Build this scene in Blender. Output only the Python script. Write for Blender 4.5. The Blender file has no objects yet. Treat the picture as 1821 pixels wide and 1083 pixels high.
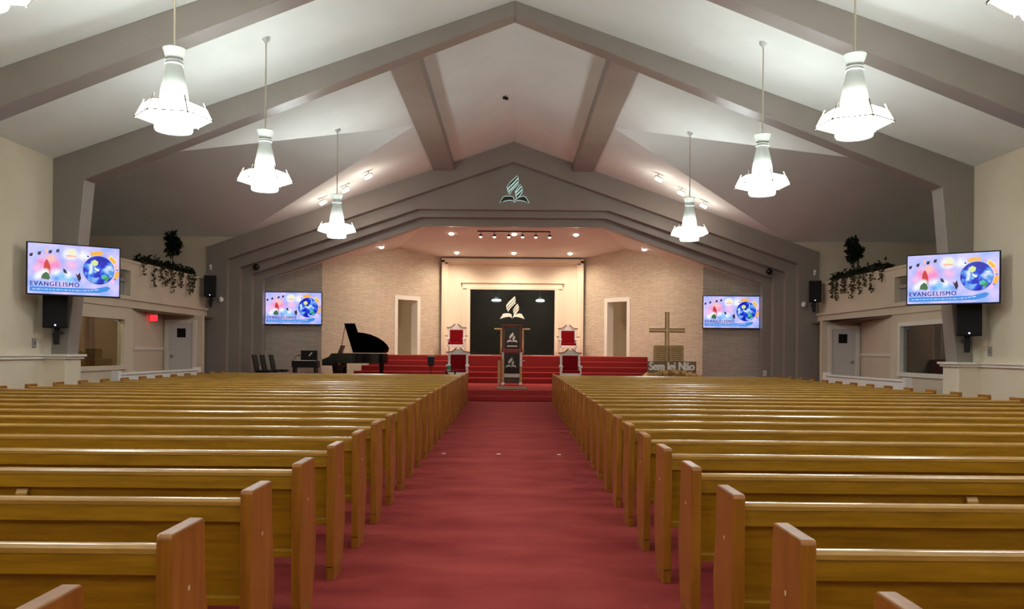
import bpy, bmesh, math, random
from mathutils import Vector, Matrix
random.seed(7)
scene = bpy.context.scene
C = scene.collection

# ---------------------------------------------------------------- camera, world, exposure
F = 1480.0                      # focal length in pixels of the 1821 x 1083 frame
HZ = 626.0                      # horizon row
ROLL = 0.0088
cam_d = bpy.data.cameras.new('camera')
cam = bpy.data.objects.new('camera', cam_d); C.objects.link(cam)
cam_d.sensor_fit = 'HORIZONTAL'; cam_d.sensor_width = 36.0
cam_d.lens = F / 1821.0 * 36.0
cam_d.shift_y = (HZ - 541.5) / 1821.0
cam_d.clip_start = 0.05; cam_d.clip_end = 200
cam.matrix_world = Matrix.Translation((0, 0, 1.5)) @ Matrix.Rotation(math.pi/2, 4, 'X') @ Matrix.Rotation(ROLL, 4, 'Z')
scene.camera = cam

world = bpy.data.worlds.new('world'); scene.world = world
world.use_nodes = True
world.node_tree.nodes['Background'].inputs[0].default_value = (0.5, 0.5, 0.55, 1)
world.node_tree.nodes['Background'].inputs[1].default_value = 0.02

vs = scene.view_settings
vs.view_transform = 'Standard'; vs.look = 'None'; vs.gamma = 1.0; vs.use_curve_mapping = False
vs.exposure = 0.0
PEND_L = 42.0                   # radiance of the pendant lamp panels
RECESS_W = 190.0                 # watts of a recessed chancel light

# ---------------------------------------------------------------- helpers
def lin(c):
    c /= 255.0
    return c/12.92 if c <= 0.04045 else ((c+0.055)/1.055)**2.4
def rgb(r, g, b): return (lin(r), lin(g), lin(b), 1.0)

def mat(name, col, rough=0.6, spec=0.5, metal=0.0, coat=0.0, emit=None, emit_s=0.0):
    m = bpy.data.materials.new(name); m.use_nodes = True
    b = m.node_tree.nodes['Principled BSDF']
    b.inputs['Base Color'].default_value = col
    b.inputs['Roughness'].default_value = rough
    b.inputs['Specular IOR Level'].default_value = spec
    b.inputs['Metallic'].default_value = metal
    b.inputs['Coat Weight'].default_value = coat
    b.inputs['Coat Roughness'].default_value = 0.12
    if emit:
        b.inputs['Emission Color'].default_value = emit
        b.inputs['Emission Strength'].default_value = emit_s
    return m

def nodes(m): return m.node_tree.nodes, m.node_tree.links, m.node_tree.nodes['Principled BSDF']

def vary(m, c1, c2, scale, stretch=(1, 1, 1), bump=0.0, detail=6.0, rnd=False, dist=0.02, lo=0.35, hi=0.65, bscale=None):
    n, l, b = nodes(m)
    tc = n.new('ShaderNodeTexCoord'); mp = n.new('ShaderNodeMapping')
    mp.inputs['Scale'].default_value = stretch
    l.new(tc.outputs['Object'], mp.inputs['Vector'])
    if rnd:
        oi = n.new('ShaderNodeObjectInfo'); mul = n.new('ShaderNodeMath'); mul.operation = 'MULTIPLY'
        mul.inputs[1].default_value = 37.0
        cmb = n.new('ShaderNodeCombineXYZ')
        l.new(oi.outputs['Random'], mul.inputs[0])
        for i in range(3): l.new(mul.outputs[0], cmb.inputs[i])
        l.new(cmb.outputs[0], mp.inputs['Location'])
    nz = n.new('ShaderNodeTexNoise'); nz.inputs['Scale'].default_value = scale; nz.inputs['Detail'].default_value = detail
    nz.inputs['Roughness'].default_value = 0.6
    l.new(mp.outputs[0], nz.inputs['Vector'])
    cr = n.new('ShaderNodeValToRGB')
    cr.color_ramp.elements[0].position = lo; cr.color_ramp.elements[0].color = c1
    cr.color_ramp.elements[1].position = hi; cr.color_ramp.elements[1].color = c2
    l.new(nz.outputs['Fac'], cr.inputs[0]); l.new(cr.outputs[0], b.inputs['Base Color'])
    if bump:
        src = nz
        if bscale:
            src = n.new('ShaderNodeTexNoise'); src.inputs['Scale'].default_value = bscale; src.inputs['Detail'].default_value = 3
            l.new(mp.outputs[0], src.inputs['Vector'])
        bp = n.new('ShaderNodeBump'); bp.inputs['Strength'].default_value = bump; bp.inputs['Distance'].default_value = dist
        l.new(src.outputs['Fac'], bp.inputs['Height']); l.new(bp.outputs[0], b.inputs['Normal'])
    return m

class MB:
    def __init__(s): s.v = []; s.f = []
    def add(s, vs_, fs):
        o = len(s.v); s.v += [tuple(v) for v in vs_]; s.f += [tuple(i+o for i in f) for f in fs]; return s
    def box(s, x0, x1, y0, y1, z0, z1):
        x0, x1 = sorted((x0, x1)); y0, y1 = sorted((y0, y1)); z0, z1 = sorted((z0, z1))
        return s.add([(x0,y0,z0),(x1,y0,z0),(x1,y1,z0),(x0,y1,z0),(x0,y0,z1),(x1,y0,z1),(x1,y1,z1),(x0,y1,z1)],
                     [(0,3,2,1),(4,5,6,7),(0,1,5,4),(1,2,6,5),(2,3,7,6),(3,0,4,7)])
    def prism(s, poly, axis, a, b):
        def p(u, w, t): return {'x': (t,u,w), 'y': (u,t,w), 'z': (u,w,t)}[axis]
        n = len(poly)
        return s.add([p(u,w,a) for u,w in poly] + [p(u,w,b) for u,w in poly],
                     [tuple(range(n)), tuple(range(2*n-1, n-1, -1))] + [(i, i+n, (i+1)%n+n, (i+1)%n) for i in range(n)])
    def hexa(s, a, b):          # two matching point loops joined
        n = len(a)
        return s.add(list(a)+list(b), [tuple(range(n)), tuple(range(2*n-1, n-1, -1))] + [(i, i+n, (i+1)%n+n, (i+1)%n) for i in range(n)])
    def face(s, pts): return s.add(pts, [tuple(range(len(pts)))])
    def lathe(s, prof, n=24, c=(0,0,0), cap=True, rot=0.0):
        vs_ = []; fs = []
        for r, z in prof:
            for i in range(n):
                a = rot + 2*math.pi*i/n
                vs_.append((c[0]+r*math.cos(a), c[1]+r*math.sin(a), c[2]+z))
        for j in range(len(prof)-1):
            for i in range(n):
                k = (i+1) % n
                fs.append((j*n+i, j*n+k, (j+1)*n+k, (j+1)*n+i))
        if cap:
            fs.append(tuple(range(n-1, -1, -1))); fs.append(tuple(range((len(prof)-1)*n, len(prof)*n)))
        return s.add(vs_, fs)
    def tube(s, pts, r, n=8, closed=False):
        pts = [Vector(p) for p in pts]; rings = []; N = len(pts)
        for i, p in enumerate(pts):
            if closed: t = pts[(i+1) % N] - pts[i-1]
            else: t = pts[min(i+1, N-1)] - pts[max(i-1, 0)]
            t.normalize()
            up = Vector((0,0,1)) if abs(t.z) < 0.9 else Vector((0,1,0))
            a = t.cross(up).normalized(); b = t.cross(a).normalized()
            rr = r[i] if isinstance(r, (list, tuple)) else r
            rings.append([p + a*math.cos(2*math.pi*k/n)*rr + b*math.sin(2*math.pi*k/n)*rr for k in range(n)])
        vs_ = [v for rg in rings for v in rg]; fs = []
        for j in range(N if closed else N-1):
            q = (j+1) % N
            for k in range(n): fs.append((j*n+k, j*n+(k+1)%n, q*n+(k+1)%n, q*n+k))
        if not closed:
            fs.append(tuple(range(n-1, -1, -1))); fs.append(tuple(range((N-1)*n, N*n)))
        return s.add(vs_, fs)
    def xf(s, M):
        s.v = [tuple(M @ Vector(v)) for v in s.v]; return s
    def mesh(s, name, bevel=0.0, seg=2, smooth=False, normals=True):
        me = bpy.data.meshes.new(name); me.from_pydata(s.v, [], s.f)
        bm = bmesh.new(); bm.from_mesh(me)
        if normals: bmesh.ops.recalc_face_normals(bm, faces=bm.faces)
        if bevel > 0:
            ed = [e for e in bm.edges if len(e.link_faces) == 2 and e.calc_face_angle(0) > 0.5]
            bmesh.ops.bevel(bm, geom=ed, offset=bevel, segments=seg, profile=0.5, affect='EDGES', clamp_overlap=True)
        bm.to_mesh(me); bm.free()
        if smooth:
            for p in me.polygons: p.use_smooth = True
            try: me.set_sharp_from_angle(angle=math.radians(35))
            except Exception: pass
        return me
    def build(s, name, m, parent=None, bevel=0.0, seg=2, smooth=False, loc=None):
        me = s.mesh(name, bevel, seg, smooth); me.materials.append(m)
        o = bpy.data.objects.new(name, me); C.objects.link(o)
        if parent: o.parent = parent
        if loc: o.location = loc
        return o

def tag(o, label=None, cat=None, group=None, kind=None):
    if label: o['label'] = label
    if cat: o['category'] = cat
    if group: o['group'] = group
    if kind: o['kind'] = kind
    return o
def thing(name, label, cat, loc=(0,0,0), rz=0.0, group=None):
    o = bpy.data.objects.new(name, None); C.objects.link(o)
    o.empty_display_size = 0.1; o.location = loc; o.rotation_euler = (0, 0, rz)
    return tag(o, label, cat, group)
def struct(o, label=None, cat=None):
    return tag(o, label, cat, kind='structure')
def copy_tree(o, parent=None):
    c = o.copy(); C.objects.link(c)
    if parent: c.parent = parent
    for ch in list(o.children): copy_tree(ch, c)
    return c
def text_mesh(body, name, m, parent, width, height, loc, rx=math.pi/2, depth=0.0, bold=0.0, space=1.0, thick=0.0):
    cu = bpy.data.curves.new(name, 'FONT'); cu.body = body; cu.size = 1.0; cu.offset = bold; cu.space_character = space
    cu.extrude = 0.0
    to = bpy.data.objects.new(name+'_tmp', cu); C.objects.link(to)
    dg = bpy.context.evaluated_depsgraph_get()
    me = bpy.data.meshes.new_from_object(to.evaluated_get(dg))
    bpy.data.objects.remove(to); 
    xs = [v.co.x for v in me.vertices]; ys = [v.co.y for v in me.vertices]
    sx = width/(max(xs)-min(xs)); sy = height/(max(ys)-min(ys)); x0 = min(xs); y0 = min(ys)
    for v in me.vertices: v.co = ((v.co.x-x0)*sx, (v.co.y-y0)*sy, 0)
    if thick:
        vv = [tuple(v.co) for v in me.vertices]; pf = [tuple(p.vertices) for p in me.polygons]; mb = MB()
        for k in range(4): mb.add([(x+thick*k/3*width, y, z-k*.0004) for x, y, z in vv], pf)
        me = bpy.data.meshes.new(name); me.from_pydata(mb.v, [], mb.f)
    if depth:
        bm = bmesh.new(); bm.from_mesh(me)
        r = bmesh.ops.extrude_face_region(bm, geom=list(bm.faces))
        bmesh.ops.translate(bm, vec=(0,0,depth), verts=[g for g in r['geom'] if isinstance(g, bmesh.types.BMVert)])
        bmesh.ops.recalc_face_normals(bm, faces=bm.faces)
        bm.to_mesh(me); bm.free()
    me.name = name
    me.materials.clear(); me.materials.append(m)
    o = bpy.data.objects.new(name, me); C.objects.link(o); o.parent = parent
    o.location = loc; o.rotation_euler = (rx, 0, 0)
    return o
def spot(name, loc, target, watts, col, size=1.2, blend=0.6, rad=0.06, parent=None):
    d = bpy.data.lights.new(name, 'SPOT'); d.energy = watts; d.color = col; d.spot_size = size; d.spot_blend = blend; d.shadow_soft_size = rad
    o = bpy.data.objects.new(name, d); C.objects.link(o)
    dr = Vector(target) - Vector(loc)
    o.rotation_euler = dr.to_track_quat('-Z', 'Y').to_euler(); o.location = loc
    if parent:
        o.parent = parent; o.matrix_parent_inverse = Matrix.Translation(-parent.location)
    return o
def point(name, loc, watts, col, rad=0.1):
    d = bpy.data.lights.new(name, 'POINT'); d.energy = watts; d.color = col; d.shadow_soft_size = rad
    o = bpy.data.objects.new(name, d); C.objects.link(o); o.location = loc
    return o

# ---------------------------------------------------------------- materials
M = {}
M['ceiling'] = vary(mat('ceiling_paint', rgb(206,204,196), 0.75, 0.2), rgb(224,228,223), rgb(232,236,231), 0.6)
M['taupe'] = vary(mat('taupe_paint', rgb(140,127,117), 0.36, 0.4), rgb(137,128,120), rgb(144,135,127), 0.8)
M['cream'] = vary(mat('cream_wall_paint', rgb(214,200,168), 0.7, 0.25), rgb(214,202,176), rgb(222,210,185), 0.7)
M['trim'] = mat('white_trim_paint', rgb(226,220,206), 0.45, 0.4)
M['beige'] = vary(mat('beige_wall_paint', rgb(205,190,168), 0.7, 0.25), rgb(208,194,170), rgb(216,203,180), 0.7)
M['panel'] = mat('ivory_panel_paint', rgb(236,220,194), 0.6, 0.3)
M['door'] = mat('white_door_paint', rgb(205,203,200), 0.5, 0.4)
M['black'] = mat('black_plastic', rgb(7,7,8), 0.5, 0.3)
M['gloss'] = mat('black_lacquer', rgb(8,8,8), 0.15, 0.5)
M['grille'] = vary(mat('speaker_grille', rgb(16,16,17), 0.6, 0.3), rgb(5,5,5), rgb(14,14,15), 160, bump=0.3)
M['white'] = mat('white_enamel', rgb(235,236,232), 0.4, 0.4)
M['whitewood'] = mat('white_painted_wood', rgb(226,220,212), 0.45, 0.4)
M['velvet'] = vary(mat('red_velvet', rgb(120,10,18), 0.9, 0.1), rgb(105,6,14), rgb(135,14,22), 40)
M['metal'] = mat('brushed_metal', rgb(170,165,155), 0.35, 0.5, 0.9)
M['darkwood'] = vary(mat('dark_walnut', rgb(70,40,22), 0.4, 0.4), rgb(60,32,16), rgb(86,52,30), 6, (12, 12, 1))
M['gold'] = vary(mat('golden_oak', rgb(176,140,92), 0.4, 0.4), rgb(160,124,78), rgb(186,150,100), 6, (12, 12, 1))
M['tan'] = mat('tan_wall', rgb(190,165,115), 0.7, 0.2)
M['grey'] = mat('grey_plaster', rgb(150,146,140), 0.7, 0.2)
M['dark'] = mat('dark_room', rgb(34,32,28), 0.85, 0.1)
M['leaf'] = vary(mat('leaf_green', rgb(20,34,20), 0.6, 0.3), rgb(12,22,14), rgb(34,50,28), 9)
M['ivy'] = vary(mat('ivy_green', rgb(58,66,36), 0.6, 0.3), rgb(40,48,24), rgb(84,86,50), 9)
M['stem'] = mat('brown_stem', rgb(92,78,54), 0.8, 0.2)
M['burlap'] = vary(mat('burlap', rgb(160,125,78), 0.95, 0.1), rgb(140,106,62), rgb(206,168,112), 5, bump=0.8, dist=0.05)
M['tablet'] = vary(mat('tablet_plaster', rgb(150,124,88), 0.85, 0.1), rgb(168,140,100), rgb(196,166,122), 12, bump=0.3)
M['crosswood'] = vary(mat('cross_oak', rgb(190,160,110), 0.5, 0.3), rgb(206,176,128), rgb(226,198,150), 5, (10, 10, 1))
M['crossdark'] = mat('cross_edge_brown', rgb(140,108,66), 0.5, 0.3)
M['letter'] = mat('white_foam_letter', rgb(232,226,216), 0.6, 0.2)
M['banner'] = mat('brown_sign_board', rgb(126,104,78), 0.8, 0.1)
M['emblem_white'] = mat('white_vinyl', rgb(240,232,216), 0.5, 0.2)
M['emblem_grey'] = mat('grey_etched_vinyl', rgb(190,186,178), 0.5, 0.2)
M['lens_warm'] = mat('warm_lamp_lens', rgb(255,240,220), 0.4, 0.2, emit=(1,.86,.66,1), emit_s=9)
M['pend_glow'] = mat('pendant_diffuser', rgb(250,250,245), 0.4, 0.2, emit=(.92,1.0,1.02,1), emit_s=PEND_L)
M['pend_edge'] = mat('pendant_metal', rgb(225,218,195), 0.4, 0.4)
M['pend_rib'] = mat('pendant_rib_metal', rgb(120,112,92), 0.5, 0.3)
M['neck'] = mat('pendant_neck_glass', rgb(176,180,174), 0.5, 0.3)
M['exit'] = mat('exit_red', rgb(200,10,10), 0.5, 0.2, emit=(1,.02,.03,1), emit_s=2.2)
M['neon'] = mat('emblem_outline_light', rgb(200,230,225), 0.5, 0.2, emit=(.66,.95,.88,1), emit_s=0.42)
M['emblem_dark'] = mat('emblem_dark_metal', rgb(38,40,36), 0.4, 0.4)
M['led'] = mat('blue_led', rgb(120,160,255), 0.5, 0.2, emit=(.55,.65,1,1), emit_s=2.5)
M['green'] = mat('green_label', rgb(60,140,95), 0.5, 0.3)
M['soffit'] = mat('soffit_brown', rgb(120,104,86), 0.8, 0.1)
M['redwood'] = mat('mahogany', rgb(96,34,26), 0.35, 0.4)

# oak of the pews
M['pew'] = vary(mat('pew_oak', rgb(150,104,34), 0.34, 0.45, coat=0.25), rgb(132,92,8), rgb(160,116,18), 2.2, (1.2, 14, 14), bump=0.05, rnd=True, detail=9)
M['pew_cap'] = vary(mat('pew_cap_oak', rgb(176,130,60), 0.26, 0.5, coat=0.4), rgb(156,116,48), rgb(180,138,66), 2.2, (1.2, 14, 14), rnd=True, detail=9)
M['pew_end'] = vary(mat('pew_end_oak', rgb(160,98,44), 0.34, 0.45, coat=0.25), rgb(126,74,12), rgb(156,100,26), 2.0, (14, 9, 0.9), bump=0.05, rnd=True, detail=9, lo=0.3, hi=0.7)

# red carpet: vacuum strokes across the aisle + pile
m = mat('red_carpet', rgb(150,48,50), 0.95, 0.08); M['carpet'] = m
n, l, b = nodes(m)
tc = n.new('ShaderNodeTexCoord'); mp = n.new('ShaderNodeMapping'); mp.inputs['Scale'].default_value = (0.7, 1.7, 1)
n1 = n.new('ShaderNodeTexNoise'); n1.inputs['Scale'].default_value = 1.6; n1.inputs['Detail'].default_value = 4
n2 = n.new('ShaderNodeTexNoise'); n2.inputs['Scale'].default_value = 220; n2.inputs['Detail'].default_value = 2
l.new(tc.outputs['Object'], mp.inputs[0]); l.new(mp.outputs[0], n1.inputs['Vector']); l.new(tc.outputs['Object'], n2.inputs['Vector'])
ad = n.new('ShaderNodeMath'); ad.operation = 'MULTIPLY_ADD'; ad.inputs[1].default_value = 0.35
l.new(n2.outputs['Fac'], ad.inputs[0]); l.new(n1.outputs['Fac'], ad.inputs[2])
cr = n.new('ShaderNodeValToRGB'); cr.color_ramp.elements[0].position = 0.45; cr.color_ramp.elements[1].position = 0.9
cr.color_ramp.elements[0].color = rgb(132,46,46); cr.color_ramp.elements[1].color = rgb(154,64,58)
l.new(ad.outputs[0], cr.inputs[0]); l.new(cr.outputs[0], b.inputs['Base Color'])
bp = n.new('ShaderNodeBump'); bp.inputs['Strength'].default_value = 0.35; bp.inputs['Distance'].default_value = 0.01
l.new(n2.outputs['Fac'], bp.inputs['Height']); l.new(bp.outputs[0], b.inputs['Normal'])
M['step'] = vary(mat('step_carpet', rgb(150,40,44), 0.95, 0.08), rgb(136,40,40), rgb(152,52,48), 60, bump=0.2, dist=0.01)

# stacked ledger stone
def stone(name, c1, c2, mortar):
    m = mat(name, c1, 0.9, 0.15)
    n, l, b = nodes(m)
    tc = n.new('ShaderNodeTexCoord')
    nz = n.new('ShaderNodeTexNoise'); nz.inputs['Scale'].default_value = 5.0; nz.inputs['Detail'].default_value = 5
    mp = n.new('ShaderNodeMapping'); mp.inputs['Scale'].default_value = (1.2, 1.2, 9)
    l.new(tc.outputs['Object'], mp.inputs[0]); l.new(mp.outputs[0], nz.inputs['Vector'])
    sep = n.new('ShaderNodeSeparateXYZ'); l.new(tc.outputs['Object'], sep.inputs[0])
    ab = n.new('ShaderNodeMath'); ab.operation = 'ABSOLUTE'; l.new(sep.outputs[0], ab.inputs[0])
    sx = n.new('ShaderNodeMath'); sx.operation = 'SUBTRACT'; l.new(sep.outputs[1], sx.inputs[0]); l.new(ab.outputs[0], sx.inputs[1])
    cm = n.new('ShaderNodeCombineXYZ'); l.new(sx.outputs[0], cm.inputs[0]); l.new(sep.outputs[2], cm.inputs[1])
    br = n.new('ShaderNodeTexBrick'); br.inputs['Scale'].default_value = 1.0
    br.inputs['Brick Width'].default_value = 0.42; br.inputs['Row Height'].default_value = 0.065
    br.inputs['Mortar Size'].default_value = 0.006; br.inputs['Color1'].default_value = c1; br.inputs['Color2'].default_value = c2
    br.inputs['Mortar'].default_value = mortar; br.offset = 0.37; br.squash = 0.7
    l.new(cm.outputs[0], br.inputs['Vector'])
    mx = n.new('ShaderNodeMix'); mx.data_type = 'RGBA'; mx.blend_type = 'OVERLAY'; mx.inputs['Factor'].default_value = 0.4
    l.new(br.outputs['Color'], mx.inputs['A']); l.new(nz.outputs['Color'], mx.inputs['B'])
    hs = n.new('ShaderNodeHueSaturation'); hs.inputs['Saturation'].default_value = 0.85
    l.new(mx.outputs['Result'], hs.inputs['Color']); l.new(hs.outputs[0], b.inputs['Base Color'])
    bp = n.new('ShaderNodeBump'); bp.inputs['Strength'].default_value = 0.7; bp.inputs['Distance'].default_value = 0.03
    l.new(nz.outputs['Fac'], bp.inputs['Height']); l.new(bp.outputs[0], b.inputs['Normal'])
    return m
M['stone'] = stone('cream_ledger_stone', rgb(214,194,164), rgb(200,178,148), rgb(176,156,128))
M['stone_grey'] = stone('grey_ledger_stone', rgb(200,188,170), rgb(186,174,156), rgb(164,152,136))

def glass(name, tint, rough=0.0):
    m = bpy.data.materials.new(name); m.use_nodes = True
    n, l = m.node_tree.nodes, m.node_tree.links
    n.remove(n['Principled BSDF'])
    tr = n.new('ShaderNodeBsdfTransparent'); tr.inputs[0].default_value = tint
    gl = n.new('ShaderNodeBsdfGlossy'); gl.inputs['Roughness'].default_value = rough
    fr = n.new('ShaderNodeFresnel'); fr.inputs[0].default_value = 1.52
    mx = n.new('ShaderNodeMixShader')
    ge = n.new('ShaderNodeNewGeometry'); sb = n.new('ShaderNodeMath'); sb.operation = 'SUBTRACT'; sb.inputs[0].default_value = 1.0
    ml = n.new('ShaderNodeMath'); ml.operation = 'MULTIPLY'
    l.new(ge.outputs['Backfacing'], sb.inputs[1]); l.new(fr.outputs[0], ml.inputs[0]); l.new(sb.outputs[0], ml.inputs[1])
    l.new(ml.outputs[0], mx.inputs[0]); l.new(tr.outputs[0], mx.inputs[1]); l.new(gl.outputs[0], mx.inputs[2])
    l.new(mx.outputs[0], n['Material Output'].inputs[0])
    return m
M['glass'] = glass('window_glass', (.8,.82,.8,1))
M['dark_glass'] = glass('smoked_glass', (.05,.05,.05,1))

def screenmat(name, col, s=1.0):
    m = mat(name, (0.01,0.01,0.01,1), 0.25, 0.3, emit=col, emit_s=s)
    return m

# ---------------------------------------------------------------- geometry constants
ZR, SL, XW = 8.98, 0.352, 9.8          # ridge height, roof slope, half width of the nave
ZE = ZR - SL*XW                        # eave
YB, YA = -8.0, 29.6                    # rear wall, arch front
XT = 16.0                              # half width of the transept
Y0, YR, Y1 = 18.2, 23.9, 29.6          # transept front, ridge, back
XV = 2.88; ZV = ZR - SL*XV
def roof(x): return ZR - SL*abs(x)

# ---------------------------------------------------------------- floor, ceiling, walls
fl = MB().box(-XT-.2, XT+.2, YB, 40, -0.2, 0.0)
struct(fl.build('floor', M['carpet']), 'red carpeted hall floor', 'floor')

cl = MB()
for s in (-1, 1):
    cl.face([(0,YB,ZR), (0,YA+.1,ZR), (s*XV*0, YA+.1, ZR), (s*XW,YA+.1,ZE), (s*XV,YR,ZV), (s*XW,Y0,ZE), (s*XW,YB,ZE)][0:2] + [(s*XW,YA+.1,ZE), (s*XV,YR,ZV), (s*XW,Y0,ZE), (s*XW,YB,ZE)])
    cl.face([(s*XV,YR,ZV), (s*XT,YR,ZV), (s*XT,Y0,ZE), (s*XW,Y0,ZE)])
    cl.face([(s*XV,YR,ZV), (s*XW,Y1+.1,ZE), (s*XT,Y1+.1,ZE), (s*XT,YR,ZV)])
struct(cl.build('ceiling', M['ceiling']), 'pale vaulted gable ceiling of the hall', 'ceiling')

for s, side in ((-1, 'left'), (1, 'right')):
    w = MB().box(s*XW, s*(XW+.25), YB, Y0, 0, ZE+.05)
    o = w.build('wall_'+side, M['cream']); struct(o)
    # chair rail and low wall that wraps the column foot
    t = MB().box(s*XW, s*(XW-.05), YB, 17.4, 1.27, 1.33).box(s*XW, s*(XW-.08), YB, 17.4, 1.33, 1.36)
    t.build('chair_rail', M['trim'], o)
    lw = MB().box(s*XW, s*(XW-.45), 17.4, 18.05, 0, 1.27)
    lw.build('low_wall', M['cream'], o)
    t = MB().box(s*XW, s*(XW-.50), 17.35, 18.10, 1.27, 1.32).box(s*XW, s*(XW-.54), 17.31, 18.14, 1.32, 1.37)
    t.build('low_wall_cap', M['trim'], o, bevel=0.008)
    tw = MB().box(s*XT, s*(XT+.2), Y0, Y1, 0, ZV+.1).box(s*(XW+.25), s*XT, Y0-.2, Y0, 0, ZE+.05)
    tw.box(s*10.5, s*XT, Y1+.12, Y1+.3, 0, ZE+.1).box(s*XW, s*10.5, Y1+.12, Y1+.3, 5.05, ZE+.1)
    struct(tw.build('wall_transept_'+side, M['beige']))

rw = MB().prism([(-XW,0),(XW,0),(XW,ZE),(0,ZR),(-XW,ZE)], 'y', YB-.2, YB)
struct(rw.build('wall_rear', M['cream']))

# rigid frames: tapered column + rafter on both sides
def frame_poly(s):
    return [(s*XW, 0), (s*XW, ZE-.001), (0, ZR-.001), (0, ZR-.30), (s*9.12, 5.09), (s*9.46, 1.3), (s*9.5, 0)]
for i, yf in enumerate((17.7, 13.5)):
    o = thing('roof_beam', ['taupe rigid roof frame meeting the purlin beams, columns behind the big screens', 'taupe rigid roof frame passing above the nearest full pendants'][i], 'beam')
    o['kind'] = 'structure'
    for s in (-1, 1):
        pr = MB().prism(frame_poly(s), 'y', yf, yf+.45)
        pr.build('frame_half', M['taupe'], o, bevel=0.012, seg=1)
# purlin beams between the near frame and the arch
for s in (-1, 1):
    p = MB().prism([(s*2.10, 7.93), (s*2.85, 7.93), (s*2.85, roof(2.85)), (s*2.10, roof(2.10))], 'y', 18.15, YA+.05)
    o = p.build('purlin_beam', M['taupe'], bevel=0.015, seg=1)
    struct(o, 'taupe box beam along the ceiling, on the %s side' % ('piano' if s < 0 else 'wooden cross'), 'beam')

# ---------------------------------------------------------------- stepped proscenium arch
# (front y, outer boundary, inner boundary): boundaries as half profiles from foot to centre
in1 = [(10.17,0),(10.17,4.72),(0,8.27)]
in2 = [(9.82,0),(9.82,4.46),(3.45,6.62),(0,6.62)]
in3 = [(9.49,0),(9.49,4.27),(3.36,6.385),(0,6.385)]
in4 = [(9.19,0),(9.19,4.08),(3.31,6.11),(0,6.11)]
out1 = [(10.87,0),(10.87,roof(10.87)),(0,ZR)]
arch = thing('wall_arch', None, None); arch['kind'] = 'structure'
def band(inner, outer_, y0, y1):
    a = MB()
    full_in = [(-x,z) for x,z in inner] + [(x,z) for x,z in reversed(inner[:-1])] if inner[-1][0] == 0 else None
    full_out = [(-x,z) for x,z in outer_] + [(x,z) for x,z in reversed(outer_[:-1])]
    poly = full_out + full_in[::-1]
    a.prism(poly, 'y', y0, y1)
    return a
def outset(p, d): return [(x+d if x else 0, z+(d if z else 0)) for x, z in p]
ys = [YA, YA+.35, YA+.65, YA+1.0, YA+1.3]
band(in1, out1, ys[0], ys[1]).build('arch_band', M['taupe'], arch)
band(in2, out1, ys[1], ys[2]).build('arch_band', M['taupe'], arch)
band(in3, [(10.87,0),(10.87,roof(10.87)),(0,ZR)], ys[2], ys[3]).build('arch_band', M['taupe'], arch)
band(in4, [(10.87,0),(10.87,roof(10.87)),(0,ZR)], ys[3], ys[4]).build('arch_band', M['taupe'], arch)

# ---------------------------------------------------------------- chancel shell
ZT = 1.35                                # floor of the top tier
YK = 36.0
Pw0 = Vector((-7.16, 31.3)); Pw1 = Vector((-3.05, YK))
def side_shell(s, side):
    # grey return wall that carries the small screen
    o = MB().box(s*9.4, s*7.16, 31.3, 31.45, 0, 5.2).build('wall_return_'+side, M['stone_grey']); struct(o)
    # angled stone wall with door opening; local u along the wall
    d = (Pw1-Pw0); L = d.length; d.normalize(); nrm = Vector((-d.y, d.x))   # points away from the room
    def P(u, z, off=0.0):
        q = Pw0 + d*u + nrm*off
        return (-s*q.x if s > 0 else q.x, q.y, z)
    u0, u1, zt, top = L*.594, L*.772, 3.64, 6.0
    wl = MB()
    def slab(pts, o0=0.0, o1=0.15): wl.hexa([P(u,z,o0) for u,z in pts], [P(u,z,o1) for u,z in pts])
    slab([(0,0),(u0,0),(u0,top),(0,top)]); slab([(u1,0),(L,0),(L,top),(u1,top)]); slab([(u0,zt),(u1,zt),(u1,top),(u0,top)]); slab([(u0,0),(u1,0),(u1,ZT),(u0,ZT)])
    o = wl.build('wall_stone_'+side, M['stone']); struct(o)
    cs = MB()
    def cas(pts): cs.hexa([P(u,z,-.03) for u,z in pts], [P(u,z,.35) for u,z in pts])
    c = .15
    cas([(u0-c,ZT),(u0+.02,ZT),(u0+.02,zt+c),(u0-c,zt+c)]); cas([(u1-.02,ZT),(u1+c,ZT),(u1+c,zt+c),(u1-.02,zt+c)]); cas([(u0+.02,zt-.02),(u1-.02,zt-.02),(u1-.02,zt+c),(u0+.02,zt+c)])
    dr = cs.build('door_%d' % (1 if s < 0 else 2), M['trim']); struct(dr)
    # small passage behind
    ps = MB()
    ps.face([P(u0-.3,ZT,1.6),P(u1+.3,ZT,1.6),P(u1+.3,zt+.3,1.6),P(u0-.3,zt+.3,1.6)])
    ps.face([P(u0-.1,ZT,.15),P(u0-.3,ZT,1.6),P(u0-.3,zt+.3,1.6),P(u0-.1,zt+.3,.15)])
    ps.face([P(u1+.1,ZT,.15),P(u1+.3,ZT,1.6),P(u1+.3,zt+.3,1.6),P(u1+.1,zt+.3,.15)])
    ps.face([P(u0-.1,zt+.3,.15),P(u1+.1,zt+.3,.15),P(u1+.3,zt+.3,1.6),P(u0-.3,zt+.3,1.6)])
    ps.face([P(u0-.1,ZT,.15),P(u1+.1,ZT,.15),P(u1+.3,ZT,1.6),P(u0-.3,ZT,1.6)])
    ps.build('passage', M['beige'], o)
    q = P((u0+u1)/2+.1, zt-.1, 1.0); point('passage_fill', q, 1.8, (1.0,.85,.62), .1)  # fill light added to brighten the passage, no fixture behind it
    return P
for s, side in ((-1, 'left'), (1, 'right')): side_shell(s, side)
cc = MB()
yf_ = ys[4]-.02
def zc_(y): return 6.11 - .1102*(y-yf_)
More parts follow.
